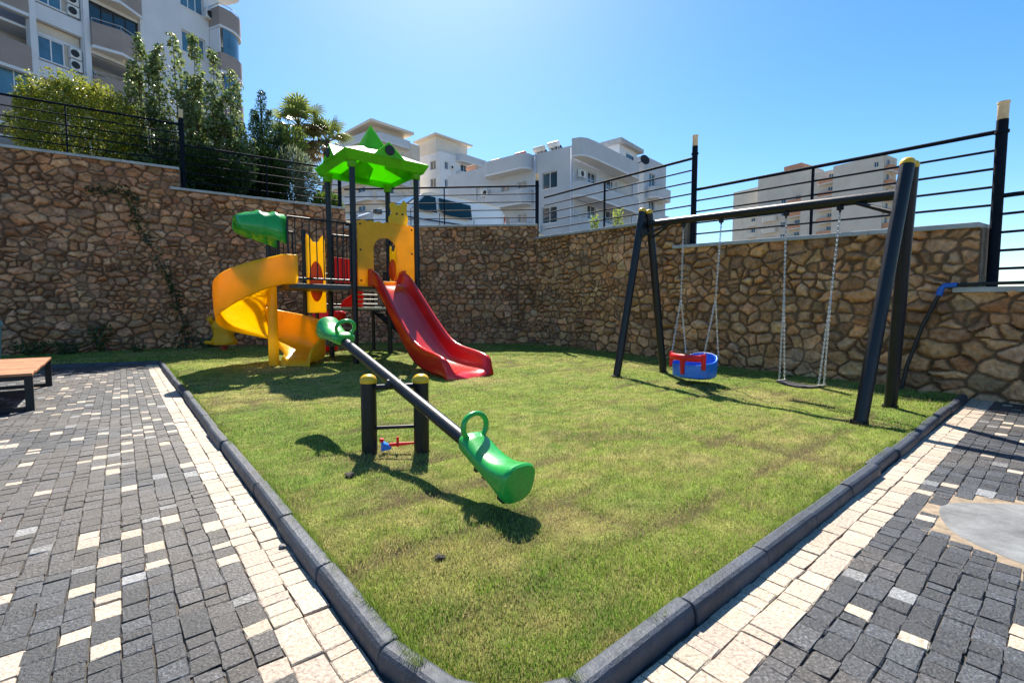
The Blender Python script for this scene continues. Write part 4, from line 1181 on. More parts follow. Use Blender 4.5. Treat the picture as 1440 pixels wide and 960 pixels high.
def para(F, par, path, z0, z1, th=.12, m='taupe', slab=True, rail=False, name='balcony'):
    """balcony: parapet wall along a plan path (u,w) and its floor slab"""
    P = [np.array(q, float) for q in path]; n = len(P); inner = []
    for i in range(n):
        t = P[min(i + 1, n - 1)] - P[max(i - 1, 0)]; t /= np.linalg.norm(t); inner.append(P[i] + np.array([t[1], -t[0]]) * th)
    if sum(q[1] for q in inner) > sum(q[1] for q in P): inner = [2 * a - b for a, b in zip(P, inner)]
    mb = MB(); vs = []
    for z in (z0, z1):
        for q in P: vs.append(F.p(q[0], q[1], z))
        for q in inner: vs.append(F.p(q[0], q[1], z))
    fs = []; k2 = 2 * n
    for i in range(n - 1):
        fs += [(i, i + 1, k2 + i + 1, k2 + i), (n + i + 1, n + i, k2 + n + i, k2 + n + i + 1), (k2 + i, k2 + i + 1, k2 + n + i + 1, k2 + n + i), (i + 1, i, n + i, n + i + 1)]
    fs += [(0, k2, k2 + n, n), (n - 1, 2 * n - 1, k2 + 2 * n - 1, k2 + n - 1)]
    mb.add(vs, fs); b = mb.build(name, M[m], par)
    if slab:
        mb = MB(); poly = [F.p(q[0], q[1], 0)[:2] for q in P]; mb.prism(poly, z0 - .16, z0 - .004); mb.build('slab', M['plaster'], b)
    if rail:
        mb = MB(); c_ = [F.p((a[0] + b_[0]) / 2, (a[1] + b_[1]) / 2, z1 + .22) for a, b_ in zip(P, inner)]
        mb.tube(c_, .025, 8)
        for q in c_[::max(1, len(c_) // 5)]: mb.tube([q, (q[0], q[1], z1)], .015, 6)
        mb.build('handrail', M['chain'], b)
    return b

# near apartment block on the left
F1 = Fac((-24, 26), (.42, .907), (.907, -.42))
b1 = thing('apartment_building', (-26, 30, 4), 'tall white and taupe apartment block with rounded corner balconies at the upper left', 'building', 'apartment buildings round the playground')
FH = 2.85; zb = 14.15
holes = []; TOP = 31.
lv = [zb + FH * i for i in range(-4, 6)]
for z in lv:
    holes.append((-1.04, .92, z - .12, z + 1.93))
    holes.append((1.25, 3.72, z - 1.2, z + 1.30))
    holes.append((-7.6, -1.3, z - 2.35, z + .28) if False else (-6.6, -1.32, z - .80, z + 1.82))
    if z > 9: holes.append((6.2, 7.72, z + .95, z + 2.32))
mb = MB(); F1.wall(mb, -9, 8.75, 3.2, TOP, holes)
F1.box(mb, -9, 8.75, -14, -1.6, 3, TOP - .01); F1.box(mb, 8.45, 8.74, -14, -.27, 3, TOP - .01); F1.box(mb, 4.9, 8.74, .002, .16, 3.2, 3.3)
F1.box(mb, -9, 8.44, -1.59, -.262, TOP - .3, TOP - .02)
for (u_) in (-1.18, 1.08, 3.85): F1.box(mb, u_ - .13, u_ + .13, .002, .16, 3.2, TOP - .02)
for z in lv: F1.box(mb, -9, 8.4, -1.59, -.262, z - 1.45 - .12, z - 1.45)
b1w = mb.build('wall', M['plaster'], b1)
mb = MB()
for z in lv:
    F1.box(mb, -1.04, .92, -.62, -.34, z - .12, z + 1.93)
mb.build('recess_wall', M['cream'], b1)
for i, z in enumerate(lv):
    if z < 8 or z > 27: continue
    window(b1, F1, -.92, .18, z, z + 1.25, 2, w=-.27, gm='blueglass')
    for k_ in (0, 1):
        mb = MB(); F1.box(mb, .36, .86, -.30, -.02, z + .02 + k_ * .62, z + .58 + k_ * .62); a = mb.build('air_conditioner', M['ac'], b1, bevel=.02)
        mb = MB(); mb.lathe(F1.p(.56, -.02, z + .3 + k_ * .62), [(.19, -.01), (.19, .012), (.001, .014)], 18, axis=(*F1.n, 0)); mb.build('fan_grille', M['rubber'], a)
    # left loggia balcony
    if z > 9:
        para(F1, b1, [(-6.6, .02), (-6.6, .22), (-1.34, .22), (-1.34, .02)], z - .95, z + .30, m='taupe', rail=False)
        if abs(z - (zb - FH)) < .1 or abs(z - (zb - 2 * FH)) < .1:
            window(b1, F1, -6.5, -1.36, z + .34, z + 1.8, 9, w=-.12, gm='blueglass', ft=.04)
        else:
            mb = MB(); F1.box(mb, -5.6, -2.4, -1.6, -1.5, z - .7, z + 1.35); mb.build('balcony_door', M['glass'], b1)
    # bay balcony
    if z > 9:
        para(F1, b1, [(1.22, .05), (1.22, .35), (2.4, .85), (3.75, .35), (3.75, .05)], z - 1.2, z + .02, m='taupe', rail=True)
        if i % 2 == 1:
            window(b1, F1, 1.27, 3.7, z + .06, z + 1.3, 4, w=-.1, gm='glass', ft=.05, fm='darkopen')
        else:
            window(b1, F1, 1.5, 2.8, z - .4, z + .9, 2, w=-1.48, gm='glass')
    if z > 9: window(b1, F1, 6.22, 7.70, z + .97, z + 2.30, 3, w=-.13, gm='blueglass')
    if 9 < z < 26 and i % 2 == 0: ac_unit(b1, F1, 8.05, z + .9)
# rounded corner balconies
rp = [(8.0, .02), (8.0, 1.12), (8.35, 1.20)]
for k_ in range(9):
    t = radians(80 - 80 * k_ / 8); rp.append((8.55 + 1.55 * cos(t) , 1.25 * sin(t) - .0))
rp.append((10.0, -.8)); rp.append((9.6, -1.6)); rp.append((8.76, -1.9))
for j_, z0 in enumerate([8.5, 11.45, 14.4, 17.35, 20.3, 23.25, 26.2]):
    bb = para(F1, b1, rp, z0, z0 + 1.16, m='taupe', rail=(j_ in (4,)))
    mb = MB(); n = len(rp)
    if j_ in (3, 2, 1):
        for a, b in zip(rp[2:-2], rp[3:-1]):
            a = np.array(a) * .985 + np.array([.12, 0]); b = np.array(b) * .985 + np.array([.12, 0])
            c0 = F1.p(a[0] - .14, a[1] - .05, z0 + 1.18); c1 = F1.p(b[0] - .14, b[1] - .05, z0 + 1.18)
            mb.add([c0, c1, (c1[0], c1[1], z0 + 2.76), (c0[0], c0[1], z0 + 2.76)], [(0, 1, 2, 3)])
        mb.build('glazing', M['blueglass'], bb, solid=.03)
        mb = MB(); F1.box(mb, 8.02, 8.08, .05, 1.05, z0 + 1.18, z0 + 2.76); mb.build('side_glazing', M['shade_plaster'] if False else M['frame'], bb)

# generic far block with two visible faces
def block(label, O, dl, dr, lenL, lenR, z0, z1, wm, winL, winR, balc, depth_cap=True, par_m='plaster'):
    O = np.array(O, float); dl = np.array(dl) / np.linalg.norm(dl); dr = np.array(dr) / np.linalg.norm(dr)
    nl = np.array([-dl[1], dl[0]]); nl = nl if nl @ dr < 0 else -nl
    nr_ = np.array([-dr[1], dr[0]]); nr_ = nr_ if nr_ @ dl < 0 else -nr_
    FL, FR = Fac(O, dl, nl), Fac(O, dr, nr_)
    c_ = O + dl * lenL / 2 + dr * lenR / 2
    root = thing('apartment_building', (c_[0], c_[1], z0), label, 'building', 'apartment buildings round the playground')
    mb = MB(); FL.wall(mb, 0, lenL, z0, z1, [(a, b, z, zt) for (a, b, z, zt) in winL]); FR.wall(mb, .005, lenR, z0, z1 - .003, [(a, b, z, zt) for (a, b, z, zt) in winR])
    q = [O - nl * .3 - nr_ * .3, O + dl * lenL - nr_ * .3, O + dl * lenL + dr * lenR, O + dr * lenR - nl * .3]
    mb.prism([tuple(p) for p in q], z0, z1 - .01)
    wl_ = mb.build('wall', M[wm], root)
    for F, L in ((FL, winL), (FR, winR)):
        for (a, b, z, zt) in L: window(root, F, a + .005, b - .005, z + .005, zt - .005, 2 if b - a < 2.2 else 3, w=-.14)
    for (sd_, path, za, zt, m_) in balc: para(FL if sd_ == 'L' else FR, root, path, za, zt, m=m_)
    return root, FL, FR
def rnd(u0, u1, w, r=.7):
    p = [(u0, .02)]
    for k_ in range(5): t = radians(180 - 90 * k_ / 4); p.append((u0 + r + r * cos(t), w - r + r * sin(t)))
    for k_ in range(5): t = radians(90 - 90 * k_ / 4); p.append((u1 - r + r * cos(t), w - r + r * sin(t)))
    p.append((u1, .02)); return p

# white house in the middle
wl3 = [(1.7, 3.3, z, z + 1.45) for z in (5.9, 8.9, 11.95)] + [(5.0, 6.0, z, z + 1.5) for z in (8.6, 11.5)] + [(7.0, 8.0, z, z + 1.5) for z in (8.6, 11.5)] + [(10.4, 11.2, z, z + 1.4) for z in (8.9, 11.9)]
wr3 = [(2.2, 3.6, z, z + 2.0) for z in (5.6, 8.6, 11.5)] + [(5.4, 7.4, z, z + 2.0) for z in (5.6, 8.6, 11.5)]
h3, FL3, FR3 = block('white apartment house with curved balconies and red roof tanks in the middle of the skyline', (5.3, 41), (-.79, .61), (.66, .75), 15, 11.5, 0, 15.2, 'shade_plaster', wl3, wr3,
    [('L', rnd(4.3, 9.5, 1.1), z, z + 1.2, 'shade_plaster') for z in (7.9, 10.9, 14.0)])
cornb = [(.9, .02), (.85, .7), (.6, 1.1), (.0, 1.3)]
for z in (7.8, 10.8, 14.1):
    pth = [(-.8, .3), (-.6, 1.0), (0, 1.35), (1.2, 1.45), (9.2, 1.45), (9.8, 1.1), (10.0, .02)]
    para(FR3, h3, pth, z, z + (1.35 if z > 14 else 1.1), m='shade_plaster', rail=(z < 14))
ac_unit(h3, FR3, .9, 12.6); ac_unit(h3, FL3, 11.9, 10.4); ac_unit(h3, FL3, 3.75, 8.2); ac_unit(h3, FL3, 9.9, 12.3)
for (F_, u_) in ((FL3, .25), (FL3, 4.0), (FR3, 10.6)):
    mb = MB(); mb.tube([F_.p(u_, .07, 0), F_.p(u_, .07, 15.0)], .06, 8); mb.build('drain_pipe', M['frame'], h3, smooth=True)
mb = MB(); pc = FR3
pc.box(mb, 9.6, 13.4, -3.3, -.95, 14.7, 18.0); ph = mb.build('penthouse', M['plaster'], h3)
mb = MB(); pc.box(mb, 9.0, 14.0, -3.9, -.45, 18.0, 18.4); mb.build('penthouse_roof', M['coping'], h3)
mb = MB(); pc.box(mb, 11.0, 12.6, -.96, -.92, 15.6, 17.4); mb.build('penthouse_window', M['glass'], h3)
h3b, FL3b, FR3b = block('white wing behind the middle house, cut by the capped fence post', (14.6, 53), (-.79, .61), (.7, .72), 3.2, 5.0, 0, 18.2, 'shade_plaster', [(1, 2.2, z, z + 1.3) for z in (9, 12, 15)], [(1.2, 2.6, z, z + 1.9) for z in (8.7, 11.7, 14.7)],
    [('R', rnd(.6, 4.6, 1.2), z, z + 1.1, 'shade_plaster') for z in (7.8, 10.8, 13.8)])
# rooftop water tanks on the middle house
def tank(F, u, w, z, label, m):
    r = thing('water_heater', F.p(u, w, z), label, 'water heater', 'solar water heaters on the roofs')
    mb = MB(); a, b = F.p(u - .55, w, z + .8), F.p(u + .55, w, z + .8); mb.tube([a, b], .24, 14); mb.build('tank', M[m], r, smooth=True, auto=40)
    mb = MB(); mb.add([F.p(u - .6, w - .25, z + .7), F.p(u + .6, w - .25, z + .7), F.p(u + .6, w - 1.2, z + .1), F.p(u - .6, w - 1.2, z + .1)], [(0, 1, 2, 3)]); mb.build('collector', M['glass'], r, solid=.08)
    mb = MB()
    for du in (-.45, .45): mb.tube([F.p(u + du, w, z), F.p(u + du, w, z + .7)], .04, 6); mb.tube([F.p(u + du, w - 1.15, z), F.p(u + du, w - .2, z + .6)], .03, 6)
    mb.build('stand', M['lightmetal'], r)
for (u, w, l, m) in ((2.6, -2.0, 'white water heater on the middle house roof, nearest the curved corner', 'ac'), (4.3, -2.2, 'yellow-brown water heater on the middle house roof, second from the curved corner', 'tan'), (6.6, -2.4, 'red water heater on the middle house roof, third from the curved corner', 'roofred'), (9.8, -2.6, 'small red water heater on the middle house roof, fourth from the curved corner', 'roofred'), (13.2, -2.6, 'orange-red water heater at the far left end of the middle house roof', 'terracotta')):
    tank(FL3, u, w + 1.2, 15.2, l, m)
dish = thing('satellite_dish', FR3.p(13.6, -.2, 16.9), 'dark satellite dish at the right corner of the white penthouse', 'satellite dish')
mb = MB(); c_ = FR3.p(13.7, -.2, 17.2); mb.lathe(c_, [(.02, -.12), (.3, -.08), (.55, .06), (.57, .08), (.55, .09), (.3, -.04), (.001, -.08)], 18, axis=(.3, -.9, .25)); mb.build('reflector', M['rubber'], dish, smooth=True)
mb = MB(); mb.tube([c_, FR3.p(13.2, -1.0, 16.8)], .05, 8); mb.build('arm', M['steel'], dish)

# two beige blocks behind the tower roof
z2 = [27.6 - 3 * i for i in range(0, 8)]
b2a, FLa, FRa = block('beige block with flat overhanging roof directly behind the tower roof', (-21.6, 75), (-.79, .61), (.68, .73), 11.5, 8.5, 0, 28.9, 'tan', [(2.4, 4.4, z - 2.3, z - .6) for z in z2] + [(7, 9, z - 2.3, z - .6) for z in z2], [(2, 3.6, z - 2.3, z - .6) for z in z2] + [(5.2, 7, z - 2.3, z - .6) for z in z2],
    [('L', rnd(.3, 11.2, 1.1), z, z + 1.1, 'shade_plaster') for z in z2] + [('R', rnd(.2, 6.4, 1.2), z, z + 1.1, 'shade_plaster') for z in z2])
mb = MB(); FRa.box(mb, -.9, 7.0, -9, .9, 30.05, 30.45); mb.build('roof_slab', M['cream'], b2a)
mb = MB(); FRa.box(mb, .6, 6.0, -8, -.6, 28.9, 30.05); mb.build('penthouse', M['tan'], b2a)
b2b, FLb, FRb = block('cream block with stepped top storeys between the tower roof and the white house', (-12.2, 82), (-.79, .61), (.68, .73), 6, 10.2, 0, 28.3, 'plaster', [(1.2, 2.6, z - 2.1, z - .6) for z in z2], [(.9, 1.7, z - 2.1, z - .8) for z in z2] + [(4.5, 6.2, z - 2.2, z - .5) for z in z2] + [(7.6, 9.2, z - 2.2, z - .5) for z in z2],
    [('R', rnd(3.4, 10.0, 1.3), z - .2, z + .9, 'shade_plaster') for z in z2])
mb = MB(); FRb.box(mb, -.3, 6.8, -6, -.8, 28.3, 30.9); mb.build('penthouse', M['cream'], b2b)
mb = MB(); FRb.box(mb, -.9, 7.6, -6.6, -.2, 30.9, 31.2); mb.build('roof_slab', M['cream'], b2b)
for k_, z in enumerate(z2[:6]):
    ac_unit(b2b, FRb, 2.4, z - 1.9)
for (u, l) in ((1.2, 'grey water heater on the cream block roof, left of the pair'), (3.6, 'grey water heater on the cream block roof, right of the pair')):
    tank(FRb, u, -3.5, 31.2, l, 'ac')

# tower blocks on the right
zt = [33.0 - 2.95 * i for i in range(11)]
b4, FL4, FR4 = block('tall grey-beige tower block with terracotta balconies behind the right end of the swing beam', (76.8, 99), (-.515, .857), (.857, .515), 9.3, 5.6, -10, 33.3, 'tan', [(1.0, 1.8, z - 2.0, z - .9) for z in zt[:1]] + [(8.0, 9.0, z - 2.0, z - .7) for z in zt], [(1.2, 2.6, z - 2.2, z - .5) for z in zt] + [(3.4, 4.8, z - 2.2, z - .5) for z in zt],
    [('R', rnd(.5, 5.4, 1.1, .4), z - 2.95, z - 1.9, 'terracotta') for z in zt])
b5, FL5, FR5 = block('tower block left of the tallest right tower, with orange balconies at its corner', (73.5, 107.3), (-.515, .857), (.857, .515), 8.0, 6, -10, 33.0, 'tan', [(a, a + 1.0, z - 2.2, z - .8) for z in zt for a in (1.4, 5.6)], [(1, 2.5, z - 2.2, z - .6) for z in zt],
    [('L', rnd(.4, 4.2, 1.2, .4), z - 2.95, z - 1.9, 'terracotta') for z in zt])
b6, FL6, FR6 = block('beige stepped tower block in the middle of the right cluster', (71.2, 114.5), (-.515, .857), (.857, .515), 12.6, 6, -10, 35.6, 'tan', [(a, a + 1.2, z - 2.2, z - .8) for z in zt[1:] for a in (2.0, 5.5, 8.6, 11.1)], [],
    [('L', rnd(.6, 4.8, 1.2, .4), z - 2.95, z - 1.9, 'terracotta') for z in zt[1:]] + [('L', rnd(7.4, 11.0, 1.0, .4), z - 2.95, z - 1.9, 'cream') for z in zt[1:]])
mb = MB(); FL6.box(mb, 2.2, 6.4, -5, -.3, 35.6, 37.0); mb.build('roof_room', M['terracotta'], b6)
b7, FL7, FR7 = block('cream block at the far left end of the right cluster', (66.9, 128), (-.515, .857), (.857, .515), 8, 6, -10, 34.4, 'cream', [(a, a + 1.1, z - 2.2, z - .8) for z in zt[1:] for a in (1.6, 4.2, 6.4)], [], [('L', rnd(.4, 3.6, 1.0, .4), z - 2.95, z - 1.9, 'cream') for z in zt[1:]])
for (F, u, w, z, l, m) in ((FL4, 4.0, -2.5, 33.3, 'water heater on the tallest right tower, at the roof edge', 'ac'), (FL5, 2.0, -2.5, 33.0, 'water heater on the roof beside the tallest right tower', 'ac'), (FL6, 9.0, -2.5, 35.6, 'water heater on the stepped middle tower of the right cluster', 'ac')):
    tank(F, u, w, z, l, m)
# ------------------------------------------------------------------ plants
def leaf_mesh(name, P, size, cols, parent, seed, upbias=0., aspect=.5, m='leaf'):
    """one small folded blade per leaf, random direction"""
    r = np.random.default_rng(seed); n = len(P)
    a = r.normal(size=(n, 3)); a[:, 2] += upbias; a /= np.linalg.norm(a, axis=1)[:, None]
    b = np.cross(a, r.normal(size=(n, 3))); b /= np.linalg.norm(b, axis=1)[:, None]
    nn_ = np.cross(a, b)
    L = (size * (.6 + .8 * r.random(n)))[:, None]; W = L * aspect
    V = np.zeros((n, 4, 3))
    V[:, 0] = P - a * L * .5; V[:, 1] = P + b * W * .5 + nn_ * L * .08; V[:, 2] = P + a * L * .5; V[:, 3] = P - b * W * .5 + nn_ * L * .08
    o = Vector((0, 0, 0)); q = parent
    while q is not None: o += q.location; q = q.parent
    V = V - np.array(o)[None, None]
    idx = np.arange(n)[:, None] * 4
    F = np.concatenate([idx + np.array([[0, 1, 2]]), idx + np.array([[0, 2, 3]])], 0)
    return array_mesh(name, V.reshape(-1, 3), F, M[m], np.repeat(cols, 4, 0), parent=parent)
def leaf_cols(n, bases, r, spread=.3):
    b = np.array(bases)[r.integers(0, len(bases), n)]
    return np.clip(b * (1 - spread + 2 * spread * r.random((n, 1))) * (1 + r.normal(0, .06, (n, 3))), .003, .6)
def stems(mb, base, tips, r0, r):
    base = Vector(base)
    for tpt in tips:
        tpt = Vector(tpt); m_ = base.lerp(tpt, .5) + Vector((random.gauss(0, .08), random.gauss(0, .08), 0))
        mb.tube([base + Vector((random.gauss(0, .1), random.gauss(0, .05), 0)), m_, tpt], [r0, r0 * .6, r0 * .2], 6)
def blob(c_, rad, n, r, lump=.25, shell=.55, seed=0, ang=0.):
    d_ = r.normal(size=(n, 3)); d_ /= np.linalg.norm(d_, axis=1)[:, None]
    k_ = 1 + lump * 2 * (fbm(d_[:, 0] * 2.4 + d_[:, 2] * 1.7 + seed, d_[:, 1] * 2.4 - d_[:, 2] * 1.3 + seed, seed, 3) - .44)
    rad_ = (shell + (1 - shell) * r.random(n) ** .6) * k_
    p = d_ * np.array(rad) * rad_[:, None]
    ca, sa = cos(ang), sin(ang)
    x, y = p[:, 0] * ca - p[:, 1] * sa, p[:, 0] * sa + p[:, 1] * ca
    return np.stack([x + c_[0], y + c_[1], p[:, 2] + c_[2]], 1)
rv = np.random.default_rng(77)
wang = math.atan2(dL[1], dL[0])
# broad yellow-green bush
t = thing('bush', (-11.75, 13.1, 4.6), 'broad yellow-green clipped bush behind the highest fence', 'bush')
P = [blob((-11.75, 13.15, 5.8), (1.5, .95, 1.35), 24000, rv, .2, .45, 3, wang)]
for i in range(190):                                   # upright new shoots on top
    a = rv.uniform(-1.25, 1.25); b_ = rv.uniform(-.7, .7); h = 1.28 * math.sqrt(max(0, 1 - (a / 1.5) ** 2 - (b_ / .95) ** 2))
    ln = rv.uniform(.12, .55); k_ = 26
    z_ = rv.random(k_) * ln
    P.append(np.stack([-11.75 + a * cos(wang) - b_ * sin(wang) + rv.normal(0, .035, k_), 13.15 + a * sin(wang) + b_ * cos(wang) + rv.normal(0, .035, k_), 5.85 + h + z_ - .08], 1))
P = np.concatenate(P)
leaf_mesh('foliage', P, .085, leaf_cols(len(P), [(.3, .32, .035), (.24, .27, .03), (.34, .34, .04), (.16, .2, .025)], rv), t, 1, .5, .42)
mb = MB(); stems(mb, (-11.75, 13.1, 4.6), [tuple(P[i] * .8 + np.array([-11.75, 13.1, 5.6]) * .2) for i in rv.integers(0, 13000, 16)], .04, rv); mb.build('stem', M['bark'], t)
# tall shrubs made of upright shoots
def shoots(label, cx, cy, tops, seed, bases, leaf=.12, wide=.5, dens=260, z0=4.3):
    r = np.random.default_rng(seed)
    t = thing('tall_shrub', (cx, cy, z0), label, 'shrub', 'tall leafy shrubs behind the fence')
    P = []; mb = MB()
    ext_ = [(x + r.normal(0, .28), y + r.normal(0, .2), z0 + (z - z0) * r.uniform(.55, .9)) for (x, y, z) in tops for _ in range(2)]
    for (x, y, z) in list(tops) + ext_:
        h = z - z0; n = int(dens * h); f_ = r.random(n) ** 1.15
        th = r.random(n) * 2 * pi; q = np.sqrt(r.random(n))
        zz = z0 + .05 + f_ * h
        rad = (.125 + wide * np.clip(1.05 - f_, 0, 1) ** 1.25) 
        bx = cx + (x - cx) * (f_ ** .7 * .5 + .5) + .05 * np.sin(zz * 3 + y); by = cy + (y - cy) * (f_ ** .7 * .5 + .5) + .05 * np.cos(zz * 2.6 + x)
        px_ = bx + rad * q * np.cos(th); py_ = by + rad * q * np.sin(th)
        keep = fbm(px_ * 3.2 + py_ * 1.3 + x * 3, zz * 3.0 + py_ * 2, seed, 3) > r.uniform(.33, .5, n)
        P.append(np.stack([px_, py_, zz], 1)[keep])
        mb.tube([(cx + (x - cx) * .5, cy + (y - cy) * .5, z0 - .1), (cx + (x - cx) * .85, cy + (y - cy) * .85, z0 + h * .5), (x, y, z)], [.03, .02, .006], 6)
    P = np.concatenate(P)
    leaf_mesh('foliage', P, leaf, leaf_cols(len(P), bases, r, .35), t, seed, .3, .55); mb.build('stem', M['bark'], t)
G1 = [(.16, .22, .06), (.12, .18, .045), (.22, .27, .09), (.08, .13, .035), (.28, .32, .16)]
shoots('left clump of tall leafy shoots next to the yellow-green bush', -10.3, 14.0, [(-10.75, 13.9, 8.95), (-10.5, 14.2, 8.6), (-10.2, 14.0, 8.7), (-10.9, 14.2, 7.6), (-10.35, 13.7, 7.4), (-10.6, 13.7, 6.6), (-10.0, 13.8, 6.6)], 21, G1)
shoots('middle clump of tall leafy shoots behind the first capped fence post', -9.6, 14.4, [(-9.95, 14.3, 9.15), (-9.8, 14.6, 8.2), (-9.45, 14.5, 9.2), (-9.65, 14.1, 7.9), (-9.25, 14.3, 8.0), (-9.9, 14.0, 6.9), (-9.4, 13.9, 6.9)], 22, G1)
shoots('right clump of tall leafy shoots beside the dark conifer', -8.8, 14.8, [(-9.1, 14.8, 8.95), (-8.95, 14.4, 7.8), (-8.72, 15.0, 8.5), (-8.45, 14.9, 8.05), (-8.6, 14.5, 7.2), (-9.0, 14.2, 6.7), (-8.3, 14.6, 6.9), (-8.5, 14.2, 6.2)], 23, G1, wide=.52)
# dark conifer
t = thing('conifer', (-8.15, 15.7, 4.3), 'dark green conifer between the tall shrubs and the palm', 'tree')
P = []
for (dx, dy, zt_, w_) in ((.1, 0, 8.15, .42), (-.25, .1, 7.6, .42), (.35, -.1, 7.5, .42), (.6, .1, 7.1, .36), (-.5, -.15, 7.1, .4), (.05, -.3, 7.3, .42), (.85, -.05, 6.5, .3), (-.7, .05, 6.4, .3), (.4, -.4, 6.3, .35), (-.3, -.45, 6.2, .35)):
    n = 1300; f_ = rv.random(n); th = rv.random(n) * 2 * pi; q = np.sqrt(rv.random(n))
    rad = w_ * np.clip(1.03 - f_, 0, 1) ** .45 * (.6 + .7 * vnoise(th * 1.5, f_ * 9 + dx * 9, 3)); h_ = zt_ - 4.4
    P.append(np.stack([-8.15 + dx * (.4 + .6 * f_) + rad * q * np.cos(th), 15.6 + dy + rad * q * np.sin(th), 4.4 + f_ * h_], 1))
P = np.concatenate(P); n = len(P)
leaf_mesh('crown', P, .12, leaf_cols(n, [(.03, .07, .018), (.05, .1, .025), (.02, .05, .014)], rv), t, 31, 1.2, .22)
mb = MB(); mb.tube([(-8.15, 15.7, 4.2), (-8.15, 15.7, 8.0)], [.09, .02], 8); mb.build('trunk', M['bark'], t)
# smaller shrubs
def shrub(name, label, c_, rad, n, leaf, bases, seed, z0, aspect=.4):
    r = np.random.default_rng(seed); t = thing(name, (c_[0], c_[1], z0), label, 'shrub')
    P = blob(c_, rad, n, r, .3, .4, seed); leaf_mesh('foliage', P, leaf, leaf_cols(n, bases, r), t, seed, .4, aspect)
    mb = MB(); stems(mb, (c_[0], c_[1], z0), [tuple(P[i]) for i in r.integers(0, n, 9)], .03, r); mb.build('stem', M['bark'], t)
shrub('shrub', 'grey-green narrow-leaved shrub in front of the palm', (-7.2, 15.6, 5.35), (.95, .6, 1.05), 5200, .14, [(.16, .2, .12), (.11, .15, .08), (.24, .27, .17)], 41, 4.1, .2)
shrub('shrub', 'yellow-green small tree between the conifer and the palm', (-7.75, 16.4, 6.35), (.75, .6, 1.25), 4200, .12, [(.15, .22, .03), (.2, .26, .04), (.09, .15, .03)], 42, 4.1, .3)
shrub('shrub', 'low dark green hedge plant below the tall shrubs', (-9.3, 13.9, 5.0), (1.75, .5, .85), 8200, .1, [(.06, .1, .025), (.08, .13, .03), (.04, .07, .018)], 43, 4.2, .5)
shrub('shrub', 'dense dark green shrub filling the space below the conifer', (-8.0, 15.1, 5.2), (1.0, .5, 1.1), 6500, .11, [(.05, .09, .02), (.08, .13, .03), (.035, .065, .016)], 45, 4.1, .45)
shrub('shrub', 'low bright green plant behind the end of the left wall', (-6.0, 15.5, 4.5), (.5, .4, .5), 1300, .13, [(.13, .2, .03), (.08, .14, .02)], 44, 3.9, .4)
# fan palms
def palm(x, y, z0, zc, label, seed, R_=1.0):
    r = np.random.default_rng(seed); random.seed(seed)
    t = thing('palm_tree', (x, y, z0), label, 'palm', 'fan palms beyond the left wall')
    mb = MB(); pts_ = [(x + .05 * math.sin(i * 1.3), y, z0 + (zc - z0) * i / 8) for i in range(9)]
    mb.tube(pts_, [.2 - .006 * i + (.01 if i % 2 else 0) for i in range(9)], 12); mb.build('trunk', M['bark'], t, smooth=True)
    V = []; F = []; C_ = []; mbp = MB()
    for k_ in range(34):
        az = r.random() * 2 * pi; el = r.uniform(-.75, 1.35); L = R_ * r.uniform(.55, .85)
        d_ = Vector((cos(az) * cos(el), sin(az) * cos(el), sin(el)))
        hub = Vector((x, y, zc)) + d_ * L - Vector((0, 0, .12 * L))
        mbp.tube([(x, y, zc), tuple(Vector((x, y, zc)) + d_ * L * .5), tuple(hub)], [.025, .018, .012], 5)
        side = d_.cross(Vector((0, 0, 1))).normalized() if abs(d_.z) < .98 else Vector((1, 0, 0)); up = side.cross(d_)
        base = np.array([.17, .21, .05]) if el > -.1 else np.array([.2, .16, .07])
        base = base * r.uniform(.7, 1.35)
        for q_ in range(17):
            a = radians(-115 + 230 * q_ / 16); l_ = R_ * .62 * (.75 + .3 * cos(a)) * r.uniform(.9, 1.08)
            v_ = (d_ * cos(a) + side * sin(a)).normalized(); w_ = v_.cross(up).normalized() * .032
            p1 = hub + v_ * l_ * .6 + up * .03; p2 = hub + v_ * l_ - Vector((0, 0, .16 * l_ + .10 * l_ * r.random()))
            i0 = len(V); V += [tuple(hub - w_ * .3), tuple(hub + w_ * .3), tuple(p1 + w_), tuple(p1 - w_), tuple(p2)]
            F += [(i0, i0 + 1, i0 + 2), (i0, i0 + 2, i0 + 3), (i0 + 3, i0 + 2, i0 + 4)]
            C_ += [base * r.uniform(.85, 1.15)] * 5
    array_mesh('crown', np.array(V) - np.array([x, y, z0]), np.array(F), M['leaf'], np.array(C_), parent=t)
    mbp.build('petiole', M['leafstalk'], t)
M['leafstalk'] = mat('green_leaf_stalk', (.12, .14, .04), .6)
palm(-8.05, 18.2, 4.2, 8.05, 'left fan palm beyond the conifer', 51, 1.0)
palm(-7.15, 18.6, 4.2, 7.6, 'right fan palm overhanging towards the tower roof', 52, .95)
